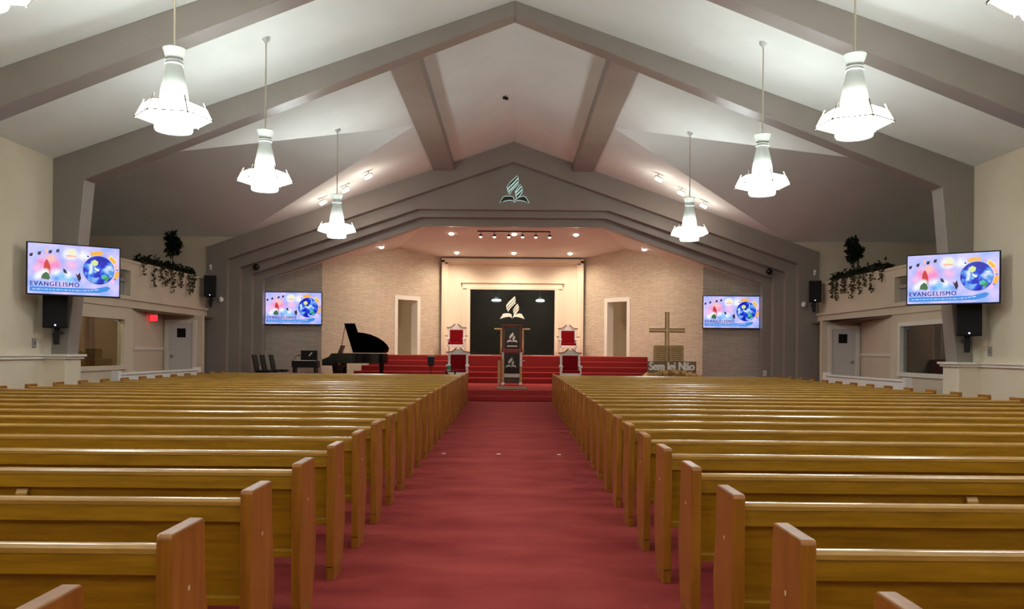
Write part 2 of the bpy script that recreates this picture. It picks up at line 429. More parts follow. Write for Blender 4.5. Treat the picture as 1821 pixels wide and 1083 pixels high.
cc.face([(-3.31,yf_,6.11),(3.31,yf_,6.11),(4.67,34.15,zc_(34.15)),(4.67,YK+.1,zc_(YK+.1)),(-4.67,YK+.1,zc_(YK+.1)),(-4.67,34.15,zc_(34.15))])
for s in (-1, 1):
    def zs_(x, y): return 4.04 + .3456*(9.3-x) + .034*(y-yf_)
    cc.face([(s*x,y,zs_(x,y)) for x, y in ((9.3,yf_),(3.31,yf_),(4.67,34.15),(9.3,34.15))])
o = cc.build('ceiling_chancel', M['ceiling']); struct(o)
# back panel with the opening of the dark pool window
GX, GZ = 1.82, 4.18
bw = MB().box(-3.05,-GX,YK,YK+.15,0,5.6).box(GX,3.05,YK,YK+.15,0,5.6).box(-GX,GX,YK,YK+.15,GZ,5.6).box(-GX,GX,YK,YK+.15,0,ZT+.02)
wb = bw.build('wall_back', M['panel']); struct(wb)
t = MB()
for a, dpt, z1 in ((.26,.16,5.44),(.14,.28,5.44)):
    for s in (-1,1): t.box(s*3.05, s*(3.05-a), YK-dpt, YK, ZT, z1)
    t.box(-3.05,3.05,YK-dpt,YK,5.40-a*.5,5.50)
t.build('panel_moulding', M['panel'], wb, bevel=0.01)
tw = struct(MB().box(-2.16,-GX,YK-.10,YK,ZT,GZ+.05).box(GX,2.16,YK-.10,YK,ZT,GZ+.05).box(-2.16,2.16,YK-.10,YK,GZ,GZ+.28)
       .box(-2.24,2.24,YK-.15,YK,GZ+.28,GZ+.34).box(-1.98,-GX,YK-.17,YK,ZT,GZ).box(GX,1.98,YK-.17,YK,ZT,GZ).box(-1.98,1.98,YK-.17,YK,GZ,GZ+.12)
       .build('window_1', M['panel'], bevel=0.008), 'ivory moulded frame around the dark pool window', 'window')
MB().box(-GX,GX,YK+.04,YK+.055,ZT,GZ).build('pane', M['dark_glass'], tw)
bx = MB(); bx.box(-3,3,YK+2.2,YK+2.3,0,5).box(-3.1,-3,YK+.15,YK+2.3,0,5).box(3,3.1,YK+.15,YK+2.3,0,5).box(-3,3,YK+.15,YK+2.3,4.9,5).box(-3,3,YK+.15,YK+2.3,.9,1.0)
struct(bx.build('wall_pool_room', M['dark']))

# ---------------------------------------------------------------- stage steps
stg = thing('floor_stage', None, None); stg['kind'] = 'structure'
def step(poly, z0, z1, name='step'):
    MB().prism(poly, 'z', z0, z1).build(name, M['step'], stg, bevel=0.03, seg=3)
step([(-8.9,25.2),(8.9,25.2),(8.9,26.2),(-8.9,26.2)], 0, .165)
step([(-8.9,25.55),(8.9,25.55),(9.15,31.28),(-9.15,31.28)], 0, .33, 'landing')
RS = (ZT-.33)/5
for i in range(5):
    hw = 6.2 - .21*i; y = 31.0 + .45*i
    step([(-hw,y),(hw,y),(hw-.3,y+.9),(3.0,35.95),(-3.0,35.95),(-hw+.3,y+.9)], .33, .33+RS*(i+1))
step([(-1.9,32.2),(1.9,32.2),(1.9,33.2),(-1.9,33.2)], .33+RS*3, ZT+.003, 'pulpit_riser')

# ---------------------------------------------------------------- side rooms in the transept
XS = 10.9
for s, side in ((-1,'left'),(1,'right')):
    w = MB()
    # lower wall with window opening (y 20.6..23.4, z 1.03..2.31) and recess for the door
    ya, yb, za, zb = 20.5, 23.35, 1.03, 2.31
    T = .18
    def sd(y0,y1,z0,z1): w.box(s*XS, s*(XS+T), y0, y1, z0, z1)
    e_ = .06; sd(Y0,ya-e_,0,2.66); sd(yb+e_,23.95,0,2.66); sd(ya-e_,yb+e_,0,za-e_); sd(ya-e_,yb+e_,zb+e_,2.66)
    def A(x,y,z): return (s*x,y,z)
    w.hexa([A(XS,23.95,0),A(11.92,28.5,0),A(11.92,28.5,2.66),A(XS,23.95,2.66)], [A(XS+T,23.95,0),A(12.1,28.5,0),A(12.1,28.5,2.66),A(XS+T,23.95,2.66)])
    w.box(s*12.1, s*10.6, 28.5, 28.65, 0, 2.66)
    # parapet with an upper opening
    oa, ob = 20.6, 23.75
    w.box(s*XS, s*(XS+T), Y0, oa, 2.95, 3.95); w.box(s*XS, s*(XS+T), ob, Y1+.1, 2.95, 3.95); w.box(s*XS, s*(XS+T), oa, ob, 2.95, 3.0); w.box(s*XS, s*(XS+T), oa, ob, 3.72, 3.95)
    o = w.build('wall_side_room_'+side, M['beige']); struct(o)
    b_ = MB().box(s*(XS-.04), s*(XS+.3), Y0, Y1+.1, 2.66, 2.95).box(s*(XS-.10), s*XS, Y0, Y1+.1, 2.88, 2.96)
    b_.box(s*(XS-.03), s*(XS+.28), Y0, Y1+.1, 3.95, 4.02)
    b_.build('ledge_moulding', M['beige'], o)
    MB().prism([(s*XS,23.9),(s*12.1,28.7),(s*10.6,28.7),(s*10.6,29.5),(s*XS,29.5)], 'z', 2.60, 2.66).build('soffit', M['soffit'], o)
    MB().box(s*(XS+.1), s*14, Y0, Y1, 3.4, 3.5).box(s*(XS+.18), s*(XS+.4), oa-.1, ob+.1, 2.95, 3.4).build('room_roof', M['grey'], o)
    # chair rail in the recess and inner casing of the upper opening
    MB().hexa([A(XS-.03,23.95,1.46),A(11.89,28.5,1.46),A(11.89,28.5,1.56),A(XS-.03,23.95,1.56)], [A(XS,23.95,1.46),A(11.92,28.5,1.46),A(11.92,28.5,1.56),A(XS,23.95,1.56)]).build('chair_rail', M['trim'], o)
    wn = MB()
    c = .12
    wn.box(s*(XS-.03), s*(XS+T), ya-c, ya, za-c, zb+c).box(s*(XS-.03), s*(XS+T), yb, yb+c, za-c, zb+c).box(s*(XS-.03), s*(XS+T), ya, yb, zb, zb+c).box(s*(XS-.05), s*(XS+T), ya-c, yb+c, za-c, za)
    ww = struct(wn.build('window_%d' % (2 if s < 0 else 3), M['trim'] if s > 0 else M['beige'], bevel=0.006), ['beige framed window of the lit side room','white framed window of the dark side room'][s > 0], 'window')
    MB().box(s*(XS+.08), s*(XS+.09), ya, yb, za, zb).build('pane', M['glass'], ww)
    # inside of the side room
    rm = MB().box(s*13.6, s*13.7, Y0, 28.4, 0, 3.4).box(s*(XS+T), s*13.6, Y0+.02, Y0+.1, 0, 3.4).box(s*11.5, s*13.6, 25.2, 25.3, 0, 3.4)
    rr = rm.build('wall_room_inside_'+side, M['tan'] if s < 0 else M['grey']); struct(rr)
    # door in the recess
    dx0, dx1 = 11.74, 10.92
    dj = MB().box(s*(dx0+.14), s*dx0, 28.40, 28.5, 0, 2.5).box(s*dx1, s*(dx1-.12), 28.40, 28.5, 0, 2.5).box(s*dx0, s*dx1, 28.40, 28.5, 2.38, 2.5)
    dd = struct(dj.build('door_%d' % (3 if s < 0 else 4), M['trim'], bevel=0.006), 'white side door with small square window, %s' % ('beneath the red exit light' if s < 0 else 'beside the dark side room window'), 'door')
    lf = MB(); xm = (dx0+dx1)/2 - .02; hw = .155; zc0, zc1 = 1.90, 2.21
    xa, xb_ = xm+hw, xm-hw
    lf.box(s*dx0, s*xa, 28.44, 28.49, 0, 2.38).box(s*xb_, s*dx1, 28.44, 28.49, 0, 2.38).box(s*xa, s*xb_, 28.44, 28.49, 0, zc0).box(s*xa, s*xb_, 28.44, 28.49, zc1, 2.38)
    lf.build('door_leaf', M['door'], dd)
    MB().box(s*xa, s*xb_, 28.47, 28.48, zc0, zc1).build('door_window', M['black'], dd)
    hx = dx0-.09
    MB().box(s*hx, s*(hx-.02), 28.38, 28.44, 1.24, 1.27).box(s*hx, s*(hx-.13), 28.37, 28.39, 1.245, 1.27).box(s*(hx+.03), s*(hx-.04), 28.43, 28.44, 1.2, 1.31).build('door_handle', M['metal'], dd)
    # white ramp wall beside the pews
    rl = MB().box(s*9.15, s*9.25, 19.4, 24.2, 0, .88)
    rl.box(s*9.12, s*9.28, 19.35, 24.25, .88, .93).box(s*9.11, s*9.29, 19.3, 19.42, 0, .98).box(s*9.11, s*9.29, 24.2, 24.4, 0, .98)
    tag(rl.build('ramp_wall', M['whitewood'], bevel=0.008), 'low white ramp wall beyond the pew ends on the %s side' % ('piano' if s < 0 else 'wooden cross'), 'railing')
# seen inside the lit room: a wooden cupboard door
cb = thing('cupboard', 'tan wooden cupboard seen through the lit side room window', 'cupboard', (-13.05, 24.9, 0))
MB().box(-.5,.42,-.25,.28,0,2.6).build('body', M['gold'], cb)
MB().box(-.46,.38,-.27,-.25,.05,2.5).build('door', M['gold'], cb, bevel=0.01); MB().box(.30,.33,-.29,-.27,1.0,1.12).build('knob', M['metal'], cb)
point('room_bulb', (-12.0, 21.8, 3.1), 45, (1.0,.86,.62), .15)
point('dim_room_fill', (12.4, 21.0, 3.1), 5, (.85,.92,1.0), .15)  # weak fill added to lift the dark side room, not a fixture
rl = thing('room_lamp', 'round ceiling lamp inside the lit side room', 'lamp', (-12.2, 21.8, 3.38))
MB().lathe([(.02,-.12),(.2,-.10),(.24,-.02),(.24,0)], 20).build('diffuser', mat('room_lamp_glow', rgb(255,235,200), 0.5, 0.2, emit=(1,.82,.55,1), emit_s=6.0), rl, smooth=True)

# ---------------------------------------------------------------- pendants
def make_pendant():
    t = thing('pendant_lamp', None, 'lamp')
    # origin at the bottom of the lamp body, z up
    MB().lathe([(.105,.965),(.112,1.0),(.155,1.125),(.150,1.135),(.03,1.135)], 32).build('cap', M['neck'], t, smooth=True)
    MB().lathe([(.108,.905),(.122,.912),(.122,.928),(.108,.935)], 32).build('ring', M['neck'], t, smooth=True)
    MB().lathe([(.108,.945),(.122,.95),(.122,.962),(.108,.967)], 32).build('ring', M['neck'], t, smooth=True)
    MB().lathe([(.192,.33),(.186,.47),(.176,.56),(.150,.70),(.122,.82),(.108,.905),(.106,.965)], 32, cap=False).build('neck', M['neck'], t, smooth=True)
    R0, R1, Z0, Z1 = .425, .505, .335, .175
    def hx(r, z, k): a = math.radians(60*k+12); return Vector((r*math.cos(a), r*math.sin(a), z))
    for k in range(6):
        a, b_, c_, d_ = hx(R0,Z0,k), hx(R0,Z0,k+1), hx(R1,Z1,k+1), hx(R1,Z1,k)
        e, f = hx(.27,.105,k+1), hx(.27,.105,k)
        def ins(p, q, w=.03): return p + (q-p)*w
        pn = MB().face([ins(a,b_), ins(b_,a), ins(c_,d_), ins(d_,c_)]); pn.build('panel', M['pend_glow'], t)
        MB().face([ins(d_,c_,.02), ins(c_,d_,.02), ins(e,f,.02), ins(f,e,.02)]).build('lower_panel', M['pend_glow'], t)
        r = a + (a-d_)*.50
        MB().tube([r, d_*1.0 + Vector((0,0,-.02))], .011, 6).tube([a, b_], .007, 5).tube([d_, c_], .009, 5).build('rib', M['pend_rib'], t)
    MB().lathe([(.225,.13),(.250,.12),(.250,.02),(.24,0),(.225,.01),(.225,.10)], 32, cap=False).build('bottom_ring', M['neck'], t, smooth=True)
    MB().lathe([(.001,.04),(.225,.04)], 32, cap=False).build('bottom_diffuser', M['pend_glow'], t)
    return t
proto = make_pendant()
pend_rows = [(11.4, 'largest one wholly in view', 1), (15.6, 'middle one of its row in view', 1), (22.0, 'smallest and nearest to the stage', 1), (7.2, 'cut by the top edge of the photo', 1), (2.9, 'behind the camera', 0), (-1.5, 'far behind the camera', 0), (-5.8, 'unseen, added high at the rear for window reflections', 0)]
XP = 4.66
first = True
for y, txt, vis in pend_rows:
    for s in (-1, 1):
        if first: o = proto; first = False
        else: o = copy_tree(proto)
        zb = 4.48
        xp = XP
        if y == -5.8: xp = 1.5 if s < 0 else 2.6; zb = 6.1  # unseen rear pair, added and placed for lamp reflections in the pool window
        o.location = (s*xp, y, zb)
        if s > 0: o.rotation_euler = (0, 0, math.radians(23))
        o['label'] = 'white hexagonal pendant on the %s side, %s' % ('piano' if s < 0 else 'wooden cross', txt)
        o['group'] = 'hexagonal pendant lamps'
        zc = roof(xp) - zb
        MB().tube([(0,0,1.13),(0,0,zc)], .014, 8).build('stem', M['pend_edge'], o)
        MB().lathe([(.02,zc-.10),(.075,zc-.03),(.08,zc+.03)], 20).build('canopy', M['white'], o, smooth=True)

# ---------------------------------------------------------------- chancel recessed lights and track
warm = (1.0, .87, .72)
def chan_z(x, y):
    return 6.11 - (y-30.88)*.1102 if abs(x) < 3.3 + (y-30.9)*.42 else None
rec = [(-2.35,31.75,'first'),( .04,31.75,'middle'),(2.4,31.75,'last'),(-2.35,34.9,'first'),(.04,34.9,'middle'),(2.4,34.9,'last')]
RN = ['front row, nearest the piano','front row, above the track lights','front row, nearest the wooden cross','back row, nearest the piano','back row, above the pool window','back row, nearest the wooden cross']
for i,(x,y,_) in enumerate(rec):
    z = chan_z(x,y)
    t = thing('recessed_light', 'round recessed chancel ceiling light, %s' % RN[i], 'light', (x,y,z), group='recessed chancel lights')
    MB().lathe([(.09,-.012),(.125,-.015),(.13,0),(.09,0)], 24, cap=False).build('trim_ring', M['white'], t, smooth=True)
    MB().lathe([(.10,-.012),(.098,-.035),(.08,-.06),(.045,-.078),(.004,-.082)], 24, cap=False).build('lens', M['lens_warm'], t, smooth=True)
    spot('recessed_beam', (x,y,z-.10), (x*(1.5 if y < 33 else 1.15), y+(.6 if y < 33 else -.1), ZT), RECESS_W*(3.3 if y < 33 else 1.5), warm, 2.75, 1.0, .1, t)
for s in (-1,1):
    x, y = s*5.05, 31.95; z = 4.04+.3456*(9.3-5.05)+.034*(31.95-30.88)-.02
    t = thing('recessed_light', 'round recessed light in the sloping chancel ceiling on the %s side' % ('piano' if s < 0 else 'wooden cross'), 'light', (x,y,z), group='recessed chancel lights')
    MB().lathe([(.09,-.03),(.125,-.035),(.13,.04),(.09,.04)], 24, cap=False).build('trim_ring', M['white'], t, smooth=True)
    MB().lathe([(.10,-.03),(.098,-.055),(.08,-.08),(.045,-.098),(.004,-.102)], 24, cap=False).build('lens', M['lens_warm'], t, smooth=True)
    spot('recessed_beam', (x,y,z-.12), (x*.96, y-.35, .6), RECESS_W*.6, warm, 2.75, 1.0, .1, t)
tr = thing('track_light', 'black track with six small spotlights below the arch', 'light', (0.03, 31.35, 6.05))
MB().box(-1.37,1.37,-.02,.02,-.03,.01).build('track', M['black'], tr)
for i in range(6):
    x = -1.25 + i*.52 + (.02 if i in (2,3) else 0)
    h = MB().tube([(x,0,-.03),(x,0,-.11)], .012, 6).lathe([(.045,-.13),(.062,-.15),(.062,-.20),(.055,-.21)], 14, (x,0,0))
    ho = h.build('spotlight', M['black'], tr, smooth=True)
    MB().lathe([(.054,-.207),(.05,-.235),(.03,-.255),(.003,-.26)], 14, (x,0,0), cap=False).build('lens', M['lens_warm'], ho)
# ceiling spotlights in the transept valleys
for s in (-1,1):
    for i,(x,y) in enumerate(((6.46,28.3),(5.58,27.7),(4.71,27.0))):
        z = roof(x) - .16
        t = thing('ceiling_spotlight', 'small white spotlight on the slope at the %s side, %s' % ('piano' if s < 0 else 'wooden cross', ['lowest of three','middle of three','highest of three'][i]), 'light', (s*x,y,z), group='slope spotlights')
        MB().tube([(0,0,.03),(0,0,.20)], .015, 6).build('arm', M['white'], t)
        ax = Vector((s*-.86, -.2, .36)).normalized(); c0 = Vector((0,0,.02))
        MB().tube([c0-ax*.14, c0-ax*.10, c0+ax*.10, c0+ax*.14], [.05,.065,.065,.05], 12).build('can', M['white'], t, smooth=True)
        MB().tube([c0-ax*.11+Vector((0,-.03,-.05)), c0+ax*.11+Vector((0,-.03,-.05))], .055, 12).build('lens', M['lens_warm'], t)
        pl = point('spotlight_glow', (s*(x-.1), y+.1, z-.55), 24, (1.0,.88,.78), .06)
        pl.parent = t; pl.matrix_parent_inverse = Matrix.Translation(-t.location)

# ---------------------------------------------------------------- screens
scr = dict(bg=None)
m = screenmat('screen_sky', (.5,.5,1,1), 1.0); M['scr_bg'] = m
n, l, b = nodes(m)
tc = n.new('ShaderNodeTexCoord'); nz = n.new('ShaderNodeTexNoise'); nz.inputs['Scale'].default_value = 2.4; nz.inputs['Detail'].default_value = 3
l.new(tc.outputs['Object'], nz.inputs['Vector'])
cr = n.new('ShaderNodeValToRGB'); cr.color_ramp.elements[0].position = .36; cr.color_ramp.elements[1].position = .64
cr.color_ramp.elements[0].color = rgb(150,178,255); cr.color_ramp.elements[1].color = rgb(224,206,255)
l.new(nz.outputs['Fac'], cr.inputs[0]); l.new(cr.outputs[0], b.inputs['Emission Color'])
m = screenmat('screen_globe', (0,0,.5,1), 1.0); M['scr_globe'] = m
n, l, b = nodes(m)
tc = n.new('ShaderNodeTexCoord'); nz = n.new('ShaderNodeTexNoise'); nz.inputs['Scale'].default_value = 5.2; nz.inputs['Detail'].default_value = 6; nz.inputs['Distortion'].default_value = .8
l.new(tc.outputs['Object'], nz.inputs['Vector'])
cr = n.new('ShaderNodeValToRGB'); e = cr.color_ramp.elements
e[0].position = .40; e[0].color = rgb(22,24,170); e[1].position = .72; e[1].color = rgb(235,240,255)
for p_, c_ in ((.50, rgb(32,60,225)), (.58, rgb(90,160,235))): q = e.new(p_); q.color = c_
l.new(nz.outputs['Fac'], cr.inputs[0]); l.new(cr.outputs[0], b.inputs['Emission Color'])
for k, c_ in dict(orange=(255,180,60), peach=(255,190,165), pink=(250,150,205), rose=(250,190,235), white=(250,252,255), cyan=(150,215,250), red=(205,60,50), green=(70,150,80), leaf=(70,110,70), navy=(28,30,130), blue=(60,140,225), yellow=(240,240,140), black=(40,30,50), paleblue=(190,215,255), land=(215,230,150), sea=(80,190,160)).items():
    M['s_'+k] = screenmat('screen_'+k, rgb(*c_), 1.0)
def softmat(name, col):
    m = bpy.data.materials.new(name); m.use_nodes = True
    n, l = m.node_tree.nodes, m.node_tree.links; n.remove(n['Principled BSDF'])
    tc = n.new('ShaderNodeTexCoord'); mp = n.new('ShaderNodeMapping'); mp.inputs['Location'].default_value = (-1,0,-1); mp.inputs['Scale'].default_value = (2,0,2)
    gr = n.new('ShaderNodeTexGradient'); gr.gradient_type = 'SPHERICAL'
    l.new(tc.outputs['Generated'], mp.inputs[0]); l.new(mp.outputs[0], gr.inputs[0])
    nz = n.new('ShaderNodeTexNoise'); nz.inputs['Scale'].default_value = 9; l.new(tc.outputs['Object'], nz.inputs['Vector'])
    ml = n.new('ShaderNodeMath'); ml.operation = 'MULTIPLY'; ml.use_clamp = True; l.new(gr.outputs['Fac'], ml.inputs[0])
    m2 = n.new('ShaderNodeMath'); m2.operation = 'MULTIPLY'; m2.inputs[1].default_value = 2.6; l.new(nz.outputs['Fac'], m2.inputs[0]); l.new(m2.outputs[0], ml.inputs[1])
    em = n.new('ShaderNodeEmission'); em.inputs[0].default_value = col
    tr = n.new('ShaderNodeBsdfTransparent'); mx = n.new('ShaderNodeMixShader')
    l.new(ml.outputs[0], mx.inputs[0]); l.new(tr.outputs[0], mx.inputs[1]); l.new(em.outputs[0], mx.inputs[2]); l.new(mx.outputs[0], n['Material Output'].inputs[0])
    return m
for k, c_ in dict(pink=(250,150,205), rose=(250,195,235), white=(250,252,255), cyan=(140,205,250), paleblue=(190,215,255), peach=(255,200,190), blue=(120,170,250), yellow=(245,245,200)).items():
    M['f_'+k] = softmat('screen_soft_'+k, rgb(*c_))
def make_tv(W, H):
    t = thing('television', None, 'television')
    MB().box(-W/2-.025, W/2+.025, 0.0, .07, -H/2-.03, H/2+.025).build('housing', M['black'], t, bevel=0.006)
    sc = MB().box(-W/2, W/2, -.004, .002, -H/2, H/2).build('screen', M['scr_bg'], t)
    lay = [0]
    def X(u): return (u-.5)*W
    def Zv(v): return (.5-v)*H
    def disc(name, mt, u, v, r, ry=1.0, n_=28, a0=0, a1=2*math.pi):
        lay[0] += 1; y = -.005 - lay[0]*.0003
        MB().face([(X(u)+r*W*math.cos(a0+(a1-a0)*k/n_), y, Zv(v)+r*W*ry*math.sin(a0+(a1-a0)*k/n_)) for k in range(n_)]).build(name, M[mt], sc)
    def poly(name, mt, pts):
        lay[0] += 1; y = -.005 - lay[0]*.0003
        MB().face([(X(u), y, Zv(v)) for u,v in pts]).build(name, M[mt], sc)
    for mt_n, u, v, r in (('f_rose',.22,.36,.16),('f_pink',.16,.42,.10),('f_pink',.27,.40,.11),('f_rose',.10,.50,.09),('f_white',.45,.19,.10),('f_white',.45,.19,.09),('f_yellow',.47,.14,.07),('f_rose',.46,.40,.10),('f_white',.60,.19,.09),('f_peach',.24,.30,.08)):
        disc('printed_glow', mt_n, u, v, r, .9)
    poly('printed_mark', 's_peach', [(.39,.21),(.44,.19),(.52,.21),(.51,.235),(.42,.24)])
    poly('printed_tower', 's_red', [(.165,.58),(.17,.40),(.19,.31),(.21,.33),(.235,.44),(.24,.60)])
    for mt_n, u, v, r in (('f_white',.16,.60,.07),('f_white',.19,.56,.05),('f_cyan',.31,.66,.08),('f_white',.30,.58,.07),('f_blue',.30,.68,.06),('f_cyan',.43,.68,.09),('f_white',.42,.60,.06),('f_blue',.52,.70,.06),('f_white',.10,.66,.06),('f_cyan',.36,.62,.06)):
        disc('printed_bush', mt_n, u, v, r, 1.0)
    poly('printed_plant', 's_leaf', [(.14,.70),(.15,.62),(.19,.56),(.22,.60),(.235,.68),(.22,.72)])
    poly('printed_bird', 's_black', [(.38,.56),(.37,.48),(.40,.50),(.42,.58)])
    poly('printed_figure', 's_black', [(.505,.56),(.53,.60),(.555,.54),(.57,.66),(.545,.74),(.53,.66)])
    for u, v in ((.035,.24),(.12,.20),(.235,.16),(.315,.13)):
        poly('printed_book', 's_black', [(u-.02,v+.03),(u-.015,v-.03),(u+.02,v-.04),(u+.01,v+.03)])
    poly('printed_book', 's_peach', [(.18,.16),(.19,.08),(.21,.12),(.20,.20)])
    # letters ring
    gu, gv = .765, .475
    def arc(a0, a1, r0, r1, mt):
        lay[0] += 1; y = -.005 - lay[0]*.0003
        k_ = 8; pts = []
        for k in range(k_+1): a = math.radians(a0+(a1-a0)*k/k_); pts.append((X(gu)+r1*W*math.cos(a), y, Zv(gv)+r1*W*math.sin(a)))
        for k in range(k_, -1, -1): a = math.radians(a0+(a1-a0)*k/k_); pts.append((X(gu)+r0*W*math.cos(a), y, Zv(gv)+r0*W*math.sin(a)))
        MB().face(pts).build('printed_arc', M[mt], sc)
    arc(78,116,.188,.232,'s_orange'); arc(32,56,.185,.235,'s_yellow'); arc(28,52,.19,.225,'s_orange'); arc(8,24,.19,.225,'s_peach'); arc(-26,-2,.188,.232,'s_orange'); arc(-44,-33,.19,.225,'s_rose'); arc(62,70,.20,.222,'s_pink'); arc(124,129,.195,.215,'s_navy'); arc(2,5,.20,.22,'s_navy'); arc(-31,-28,.20,.22,'s_navy')
    disc('printed_globe', 's_navy', gu, gv, .176, 1, 40)
    disc('printed_globe', 'scr_globe', gu, gv, .171, 1, 40)
    poly('printed_land', 's_land', [(.68,.30),(.72,.26),(.76,.30),(.75,.37),(.71,.40),(.685,.36)])
    poly('printed_land', 's_white', [(.715,.40),(.74,.44),(.775,.47),(.76,.50),(.72,.46)])
    poly('printed_land', 's_sea', [(.79,.58),(.84,.55),(.87,.60),(.85,.66),(.80,.65)]); poly('printed_land', 's_green', [(.82,.64),(.87,.60),(.885,.64),(.85,.70)])
    poly('printed_band', 's_blue', [(.02,.865),(.40,.865),(.72,.86),(.86,.80),(.90,.83),(.86,.90),(.76,.945),(.40,.955),(.02,.955)])
    u = .05
    for k in range(17):
        w_ = (.028,.045,.016,.038,.022)[k % 5]; dv = -.0012*max(0, k-11)**2
        poly('printed_script', 's_paleblue', [(u,.905+dv),(u+w_,.902+dv),(u+w_,.922+dv),(u,.924+dv)]); u += w_ + .012
    lay[0] += 2
    text_mesh('EVANGELISMO', 'printed_headline', M['s_navy'], sc, .52*W, .088*H, (X(.025), -.005-lay[0]*.0003, Zv(.845)), bold=0.0, space=1.2, thick=.008)
    return t
tvb = make_tv(1.65, .99)
tvb.location = (-8.83, 16.78, 3.07); tvb.rotation_euler = (0, 0, math.radians(36))
tvb['label'] = 'large wall television angled above the speaker on the piano side'; tvb['group'] = 'televisions showing the globe slide'
t2 = copy_tree(tvb); t2.location = (8.86, 16.78, 3.06); t2.rotation_euler = (0, 0, math.radians(-36))
t2['label'] = 'large wall television angled above the speaker on the wooden cross side'
for s, tv in ((-1, tvb), (1, t2)):
    MB().box(-.06,.06,.07,.30,-.15,.15).build('wall_bracket', M['black'], tv)
tvs = make_tv(2.08, 1.17)
tvs.location = (-8.17, 31.06, 3.06); tvs['label'] = 'flat television on the grey stone wall behind the piano'; tvs['group'] = 'televisions showing the globe slide'
t3 = copy_tree(tvs); t3.location = (8.17, 31.06, 3.06); t3['label'] = 'flat television on the grey stone wall beside the wooden cross'
for tv in (tvs, t3): MB().box(-.2,.2,.07,.235,-.2,.2).build('wall_bracket', M['black'], tv)

# ---------------------------------------------------------------- loudspeakers
def speaker(loc, w, h, rz, label):
    t = thing('loudspeaker', label, 'speaker', loc, rz, 'wall loudspeakers')
    MB().prism([(-w/2,-.2),(w/2,-.2),(w*.34,.2),(-w*.34,.2)], 'z', -h/2, h/2).build('cabinet', M['black'], t, bevel=0.02)
    MB().box(-w*.45,w*.45,-.215,-.2,-h*.46,h*.46).build('grille', M['grille'], t, bevel=0.006)
    MB().box(-.015,.015,-.222,-.215,-h*.44,-h*.40).build('status_light', M['led'], t)
    MB().box(-.05,.05,.0,.12,-h/2-.16,-h/2).prism([(-.05,-h/2-.34),(.04,-h/2-.34),(.06,-h/2-.1),(-.07,-h/2-.1)], 'y', -.06, .05).box(-.04,.04,.1,.5,-h/2-.12,-h/2-.06).build('mount', M['black'], t)
    return t
speaker((-9.42, 17.22, 2.28), .48, .74, math.radians(20), 'black loudspeaker mounted under the large television on the piano side')
speaker((9.42, 17.22, 2.28), .48, .74, math.radians(-20), 'black loudspeaker mounted under the large television on the wooden cross side')
speaker((-10.56, 29.12, 3.70), .43, .74, math.radians(12), 'black loudspeaker on the arch column on the piano side')
speaker((10.56, 29.12, 3.70), .43, .74, math.radians(-12), 'black loudspeaker on the arch column on the wooden cross side')

# small fittings
for s in (-1, 1):
    nm = 'piano' if s < 0 else 'wooden cross'
    t = thing('wall_switch', 'small grey switch box on the cream wall on the %s side' % nm, 'switch', (s*9.8, 17.05, 1.60))
    MB().box(s*-.02,0,-.07,.07,-.10,.10).build('plate', M['grey'], t, bevel=0.004); MB().box(s*-.03,s*-.02,-.02,.02,-.03,.03).build('rocker', M['metal'], t)
    t = thing('wall_sensor', 'small white sensor high on the arch column on the %s side' % nm, 'sensor', (s*10.74, 29.6, 4.42))
    MB().box(-.04,.04,-.05,0,-.09,.09).build('body', M['white'], t, bevel=0.01); MB().box(-.02,.02,-.056,-.05,-.05,.0).build('lens', M['grey'], t)
    t = thing('wall_camera', 'small white camera beside the arch loudspeaker on the %s side' % nm, 'camera', (s*10.33, 29.6, 3.27))
    MB().box(-.05,.05,-.06,0,-.05,.05).build('base', M['white'], t, bevel=0.01); MB().lathe([(.02,-.10),(.06,-.07),(.075,0),(.06,.07),(.02,.10)], 16, (0,-.12,0)).build('housing', M['white'], t, smooth=True)
    t = thing('dome_camera', 'black dome camera tucked in the arch step on the %s side' % nm, 'camera', (s*9.26, 30.2, 4.50))
    MB().box(-.06,.06,-.05,0,-.05,.05).build('base', M['black'], t); MB().lathe([(.02,-.14),(.09,-.10),(.12,-.03),(.11,.04),(.03,.10)], 16, (0,-.14,0)).build('dome', M['gloss'], t, smooth=True)
    t = thing('outlet', 'white wall outlet near the foot of the arch on the %s side' % nm, 'outlet', (s*9.3, 30.6, .80))
    MB().box(-.06,.06,-.012,0,-.10,.10).build('plate', M['white'], t, bevel=0.003); MB().box(-.025,.025,-.016,-.012,.02,.06).box(-.025,.025,-.016,-.012,-.06,-.02).build('socket', M['grey'], t)
t = thing('ceiling_camera', 'tiny black camera hanging under the ceiling ridge', 'camera', (-.24, 24.0, 8.86))
MB().tube([(0,0,.1),(0,0,-.02)], .012, 6).build('arm', M['black'], t); MB().tube([(-.08,-.02,-.03),(.06,.02,-.05)], .045, 10).build('body', M['black'], t)
t = thing('exit_sign', 'glowing red exit light hanging under the soffit', 'sign', (-11.2, 26.0, 2.45))
MB().box(-.11,.11,-.04,.04,-.08,.10).build('lens', M['exit'], t, bevel=0.02); MB().box(-.1,.1,-.03,.03,.10,.15).build('mount', M['white'], t)

